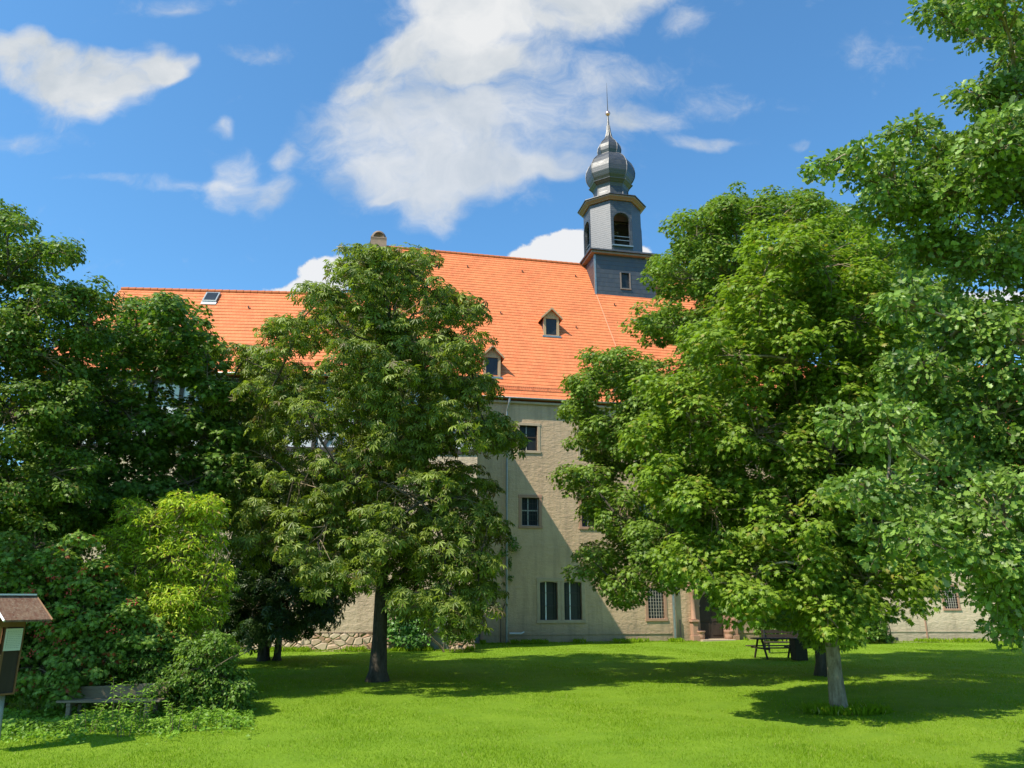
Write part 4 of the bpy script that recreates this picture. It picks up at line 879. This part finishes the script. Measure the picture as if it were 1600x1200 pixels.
gsc = [(305, 1040, 34), (345, 1060, 28), (270, 1072, 26), (235, 1050, 28), (320, 1075, 24), (360, 1090, 18), (340, 1015, 24), (380, 1085, 14)]
tree('green_bush', 'low dark green bush growing round the right end of the bench', 'shrub', (-7.4, 18.2), E_(gsc, 17.3, thick=.7, seed=25), 'simple', .085, 3.0, L_BUSH, M_TWIG, .04, top=1.2, stems=6, seed=26, fill=1.8, cover=1.35, twig_d=15, spread=.13, rnd=.7, limb_from=.1)
bk = [(1215, 975, 20), (1235, 960, 18), (1255, 985, 22), (1200, 985, 14)]
tree('dark_bush', 'small dark bush against the wall right of the stone portal', 'shrub', (14.6, 43.6), E_(bk, 43.4, thick=.5, seed=27), 'round', .14, 2.0, L_BUSH, M_TWIG, .04, top=1.7, stems=4, seed=28, twig_d=10, spread=.2, rnd=.7, limb_from=.1)
bk = [(1350, 985, 18), (1365, 975, 18), (1340, 965, 18), (1372, 990, 12), (1350, 945, 16)]
tree('dark_bush', 'dark bush at the left foot of the pale right wing', 'shrub', (20.2, 43.2), E_(bk, 43.0, thick=.5, seed=29), 'round', .14, 2.0, L_BUSH, M_TWIG, .04, top=2.2, stems=4, seed=30, twig_d=10, spread=.2, rnd=.7, limb_from=.1)
bk = [(718, 985, 16), (705, 995, 12), (735, 993, 12)]
tree('dark_bush', 'round dark bush between the two grey doors under the chestnut', 'shrub', (-2.6, 36.3), E_(bk, 36.2, thick=.6, seed=31), 'round', .12, 2.2, L_BUSH, M_TWIG, .03, top=1., stems=4, seed=32, twig_d=10, spread=.16, rnd=.7, limb_from=.1)
def flat_plant(name, label, cat, spots, kind, size, m, seed, stem=None, group=None, base=None):
    rng = np.random.default_rng(seed); P = []; nr = []; tp = []
    base = Vector(base); root = empty(name, base); tag(root, label, cat, group)
    for (c, rx, ry, rz, n) in spots:
        d = rng.normal(size=(n, 3)) * .5; d = d / np.maximum(1, np.linalg.norm(d, axis=1, keepdims=True)); P.append(np.array(c - base) + d * np.array([rx, ry, rz]))
        nr.append(np.array([0, -.8, .55]) + rng.normal(size=(n, 3)) * .4); t_ = rng.normal(size=(n, 3)) * .6; t_[:, 2] -= .5; tp.append(t_)
    P = np.concatenate(P); leaf_mesh('foliage', kind, P, np.concatenate(nr), np.concatenate(tp), size * rng.uniform(.6, 1.2, len(P)), m, rng, root)
    if stem: stem.xform(Matrix.Translation(-base)).build('stems', M_TWIG, root)
    return root
sp = [(at(625, 960, 36.9), 1.0, .18, .9, 700), (at(640, 985, 36.85), .8, .22, .5, 500), (at(608, 985, 36.9), .5, .2, .5, 260), (at(650, 950, 36.9), .5, .18, .8, 300), (at(620, 930, 36.95), .6, .12, .5, 200), (at(645, 1000, 36.8), .9, .3, .3, 260)]
st = MB().tube([at(630, 1010, 37.0), at(632, 970, 37.05), at(626, 930, 37.1)], [.04, .03, .015], 5)
flat_plant('ivy', 'ivy climbing the wall just right of the chestnut trunk', 'ivy', sp, 'round', .15, L_IVY, 41, st, base=(at(630, 1010, 37).x, 36.9, 0))
sp = [(at(800, 845, 43.0), .3, .12, .45, 90), (at(805, 855, 43.0), .3, .12, .3, 60), (at(775, 800, 42.8), .12, .08, .8, 60), (at(788, 862, 42.9), .3, .12, .25, 50), (at(798, 903, 43.0), .2, .1, .15, 30), (at(797, 875, 43.0), .1, .08, .7, 40)]
st = MB().tube([at(786, 1003, 43.05), at(786, 900, 43.05), at(780, 800, 42.95)], [.02, .015, .006], 4)
flat_plant('creeper', 'thin dark creeper hanging round the downspout on the plaster wall', 'creeper', sp, 'round', .12, L_BUSH, 42, st, base=(at(786, 1003, 43).x, 42.95, 0))

# nettles and weeds by the bench: each upright one is a plant of its own
def weed(px, py_base, h, label, seed, m=L_NETTLE, n=60, size=.075):
    d = ray(px, py_base); k = -CAM_H / d.z; b = Vector((0, 0, CAM_H)) + d * k; b.z = 0
    rng = np.random.default_rng(seed); root = empty('weed', b); tag(root, label, 'weed', 'tall weeds growing in front of the bench')
    st = MB(); P = []; tp = []
    for s in range(4):
        ox, oy = rng.uniform(-.12, .12, 2); top_ = np.array([ox * 2.2, oy * 2, h * rng.uniform(.6, 1)]); st.tube([(ox, oy, -.03), (ox * 1.4, oy * 1.4, top_[2] * .5), tuple(top_)], [.008, .006, .003], 4, False)
        for i in range(n // 4):
            q = .25 + .75 * i / (n // 4); a = i * 1.57 + rng.uniform(-.4, .4); P.append([ox + (top_[0] - ox) * q, oy + (top_[1] - oy) * q, top_[2] * q]); tp.append([math.cos(a), math.sin(a), rng.uniform(-.5, .4)])
    P = np.array(P); tp = np.array(tp); nr = np.c_[-tp[:, 0] * .3, -tp[:, 1] * .3 - .2, np.ones(len(tp))] + rng.normal(size=tp.shape) * .3
    st.build('stem', M_TWIG, root); leaf_mesh('leaves', 'thin', P, nr, tp, size * rng.uniform(.7, 1.5, len(P)), m, rng, root)
wl = ['tall weed left of the bench planks, second tallest of the stems', 'tallest weed standing before the left third of the bench back', 'bushy pale weed in front of the middle of the bench', 'weed near the right end of the bench back', 'short weed left of the bench near the box post', 'short weed furthest right at the edge of the grass', 'low weed right of the bench in front of the dark bush', 'small weed between the two tallest stems']
for i, (px, py, h) in enumerate([(138, 1146, .62), (180, 1147, 1.12), (218, 1145, .95), (275, 1144, .62), (118, 1150, .38), (350, 1138, .28), (300, 1140, .42), (198, 1152, .5)]): weed(px, py, h, wl[i], 50 + i, n=150 if i in (1, 2) else 110, size=.085)
rng = np.random.default_rng(77); NN = 15000
px_ = rng.uniform(-20, 395, NN); py_ = 1130 + rng.normal(size=NN) * 10 - 10 * (px_ > 280) + 14 * (px_ < 130) * rng.random(NN)
PW = []
for a_, b_ in zip(px_, py_):
    d = ray(a_, b_); k = -CAM_H / d.z; PW.append((d.x * k, d.y * k, 0))
PW = np.array(PW); PW[:, 2] = rng.random(NN) ** 1.2 * .24 * (.6 + .4 * np.sin(PW[:, 0] * 3) * np.sin(PW[:, 1] * 2.4 + 1))
tpv = rng.normal(size=(NN, 3)); tpv[:, 2] *= .4; nv = np.array([0, -.2, 1.]) + rng.normal(size=(NN, 3)) * .5
gc = leaf_mesh('ground_cover', 'simple', PW, nv, tpv, .07 * rng.uniform(.6, 1.4, NN), L_NETTLE, rng); tag(gc, 'low leafy ground cover along the edge of the lawn below the bench', 'ground cover', kind='stuff')
# longer tuft at foot of the bright maple
rng = np.random.default_rng(78); NT_ = 1600; a_ = rng.random(NT_) * 6.283; rd = .15 + rng.random(NT_) ** .7 * .55
PT = np.c_[6.9 + np.cos(a_) * rd * 1.3 + .1, 17.3 + np.sin(a_) * rd * .7, np.zeros(NT_)]; tt = rng.normal(size=(NT_, 3)) * .35; tt[:, 2] = 1; nn_ = rng.normal(size=(NT_, 3)); nn_[:, 2] *= .2; nn_[:, 1] -= .5
tag(leaf_mesh('grass_tuft', 'thin', PT, nn_, tt, .13 * rng.uniform(.5, 1.5, NT_), M_GRASS, rng), 'longer uncut grass round the foot of the front maple trunk', 'grass', kind='stuff')

# ------------------------------------------------------------------ furniture
# plank bench among the shrubs
bp = at(187, 1079, 16.6)
bench = empty('park_bench', (bp.x, 16.6, 0), math.radians(4)); tag(bench, 'weathered wooden bench half hidden by weeds and shrubs at lower left', 'bench')
bz = bp.z
MB().box(-.99, -.12, -.02, .025, bz - .13, bz + .10).xform(Matrix.Rotation(math.radians(-1.5), 4, 'Y')).build('back_plank', M_GREYWOOD, bench, bevel=.01)
MB().box(-.115, .96, -.02, .025, bz - .12, bz + .11).xform(Matrix.Rotation(math.radians(-2.2), 4, 'Y')).build('back_plank', M_GREYWOOD, bench, bevel=.01)
MB().box(-.98, .98, -.5, -.32, .34, .38).box(-.98, .98, -.28, -.1, .34, .38).build('seat', M_GREYWOOD, bench, bevel=.008)
for sx in (-.75, .72):
    MB().box(sx - .04, sx + .04, .03, .1, -.05, bz + .06).build('back_post', M_GREYWOOD, bench, bevel=.008)
    MB().box(sx - .04, sx + .04, -.48, .028, .27, .335).box(sx - .04, sx + .04, -.46, -.38, -.05, .27).build('leg', M_GREYWOOD, bench, bevel=.008)

# insect box on a post at the left edge
HY = 12.9
hp = at(-8, 1085, HY)
hut = empty('insect_box', (hp.x, HY, 0), math.radians(60)); tag(hut, 'wooden insect box with small shingled roof and notice on a grey metal post', 'insect hotel')
zt = at(6, 966, HY).z; zb = at(6, 1088, HY).z
bx = MB(); W1, W0, D1 = .30, -.30, .30
bx.box(W0, W1, D1 - .02, D1, zb, zt).box(W0, W0 + .02, 0, D1 - .02, zb, zt).box(W1 - .02, W1, 0, D1 - .02, zb, zt).box(W0 + .02, W1 - .02, 0, D1 - .02, zb, zb + .03)
bx.build('case', M_BROWNWOOD, hut, bevel=.004)
MB().box(-.005, .02, -.012, .1, zb + .03, zt - .14).build('divider', M_BROWNWOOD, hut)
MB().box(W0 + .02, W1 - .02, -.008, .1, zt - .138, zt).build('header_board', M_BROWNWOOD, hut)
fl = MB(); zz = zb + .05
while zz < zt - .56:
    fl.box(-.06, -.007, -.004, .12, zz, zz + .022); zz += .034
fl.build('bamboo_tubes', simple('pale_slat', (.42, .24, .09), (.32, .17, .06), .7), hut)
MB().box(-.279, -.062, .0, .1, zb + .03, zt - .14).build('nesting_wood', simple('log_wood', (.36, .19, .06), (.24, .12, .04), .8, scale=12), hut)
MB().box(.022, W1 - .022, .03, .1, zb + .03, zt - .14).build('inner_board', M_DARKWOOD, hut)
pn = MB().box(.0, .262, -.02, -.014, zt - .50, zt - .16).build('notice', M_PAPER, hut)
ln = MB(); rg = random.Random(5); ln.box(.028, .031, -.0215, -.0203, zt - .46, zt - .19)
for k in range(10):
    z_ = zt - .20 - k * .028; x_ = .031
    while x_ < .24: w_ = rg.uniform(.01, .035); ln.box(x_, min(.245, x_ + w_), -.0215, -.0203, z_ - .004, z_); x_ += w_ + .008
ln.build('print', simple('ink', (.16, .17, .15), (.2, .21, .19), .8), pn)
rf = MB(); ez = zt + .0; xr = .46; xl = -.26; pk = zt + .36; yf, yb2, ym = -.42, .72, .15
for (ya, yb_, za, zb_) in ((yf, ym, ez - .02, pk), (yb2, ym, ez - .02, pk)):
    rf.add([(xl, ya, za), (xr, ya, za), (xr, yb_, zb_), (xl, yb_, zb_), (xl, ya, za - .03), (xr, ya, za - .03), (xr, yb_, zb_ - .03), (xl, yb_, zb_ - .03)], [(0, 1, 2, 3), (4, 7, 6, 5), (0, 4, 5, 1), (1, 5, 6, 2), (0, 3, 7, 4)])
def shingle(t, out):
    p = pos(t); n = t.noise(t.vmath('MULTIPLY', p, (6, 1, 3)), 3, 6, .7); n2 = t.noise(p, 22, 4, .8)
    col = t.mix(t.remap(n, .35, .65), (.13, .055, .035), (.22, .14, .09)); col = t.mix(t.remap(n2, .5, .7, 0, .7), col, (.30, .24, .17))
    principled(t, out, col, .9, 0, n2, .8, .02, .2)
rfo = rf.build('roof', mat('mossy_shingle', shingle), hut)
MB().box(xl, xr, ym - .05, ym + .05, pk - .005, pk + .02).build('ridge_cap', M_WHITE, rfo)
for xx in (xl - .015, xr + .015): MB().tube([(xx, yf - .01, ez - .03), (xx, ym, pk - .01)], .02, 4).build('bargeboard', M_WHITE if xx < 0 else M_BROWNWOOD, rfo)
MB().tube([(.21, .17, zb), (.23, .17, zb * .5), (.26, .17, -.1)], [.038, .038, .038], 10).build('post', M_POST, hut, smooth=True)

# picnic bench and stone block in the shade by the portal
tp_ = at(1216, 1028, 32.2)
pb = empty('picnic_table', (tp_.x, 32.2, 0), math.radians(6)); tag(pb, 'dark wooden picnic table in the tree shade before the portal', 'table')
MB().box(-.95, .95, -.36, -.02, .74, .79).box(-.95, .95, .02, .36, .74, .79).build('tabletop', M_DARKWOOD, pb, bevel=.01)
for sy in (-1, 1): MB().box(-.95, .95, sy * .74 - .14, sy * .74 + .14, .43, .47).build('seat', M_DARKWOOD, pb, bevel=.01)
for sx in (-.7, .7):
    MB().tube([(sx, -.62, 0), (sx, -.2, .73)], .045, 6).tube([(sx, .62, 0), (sx, .2, .73)], .045, 6).box(sx - .03, sx + .03, -.86, .86, .37, .428).build('leg', M_DARKWOOD, pb)
bp2 = at(1222, 1005, 36.0)
p2 = empty('park_bench', (bp2.x, 36.0, 0), math.radians(8)); tag(p2, 'dark slatted bench with backrest behind the picnic table near the wall', 'bench')
MB().box(-.9, .9, -.42, -.23, .42, .46).box(-.9, .9, -.2, 0, .42, .46).build('seat', M_DARKWOOD, p2)
MB().box(-.9, .9, .05, .09, .6, .76).box(-.9, .9, .07, .11, .8, .96).build('backrest', M_DARKWOOD, p2)
for sx in (-.8, .8): MB().box(sx - .03, sx + .03, -.4, -.33, 0, .415).box(sx - .03, sx + .03, .0, .045, 0, .95).box(sx - .03, sx + .03, -.33, 0, .34, .4).build('leg', M_IRON, p2)
wb = at(1252, 1028, 31.0)
bn = empty('waste_bin', (wb.x, 31.2, 0), .1); tag(bn, 'dark square waste bin beside the picnic table behind the maple trunk', 'bin')
MB().box(-.24, .24, -.24, .24, 0.02, .78).build('body', simple('bin_grey', (.06, .05, .03), (.045, .038, .024), .9, spec=.1), bn, bevel=.02)
MB().box(-.27, .27, -.27, .27, .785, .84).build('lid', M_IRON, bn, bevel=.02)

# uncut grass along the foot of the walls
rng = np.random.default_rng(79); P_ = []
for (xa, ya, xb, yb, n_) in [(-23, 36.3, -1.7, 37.5, 5200), (-1.6, 42.7, 10.2, 45.0, 3600), (13, 45.4, 17.4, 46.4, 900), (17.6, 44.5, 36, 44.5, 3600)]:
    q = rng.random(n_); P_.append(np.c_[xa + (xb - xa) * q, ya + (yb - ya) * q - rng.random(n_) ** 1.6 * .8, np.zeros(n_)])
P_ = np.concatenate(P_); n_ = len(P_); tt = rng.normal(size=(n_, 3)) * .4; tt[:, 2] = 1; nn_ = rng.normal(size=(n_, 3)); nn_[:, 2] *= .2; nn_[:, 1] -= .5
tag(leaf_mesh('long_grass', 'thin', P_, nn_, tt, .13 * rng.uniform(.4, 1.6, n_) * (.5 + .8 * (np.sin(P_[:, 0] * 1.7) * np.sin(P_[:, 0] * .6 + 1) > -.1)), M_GRASS, rng), 'ragged uncut grass and weeds along the foot of the castle walls', 'grass', kind='stuff')
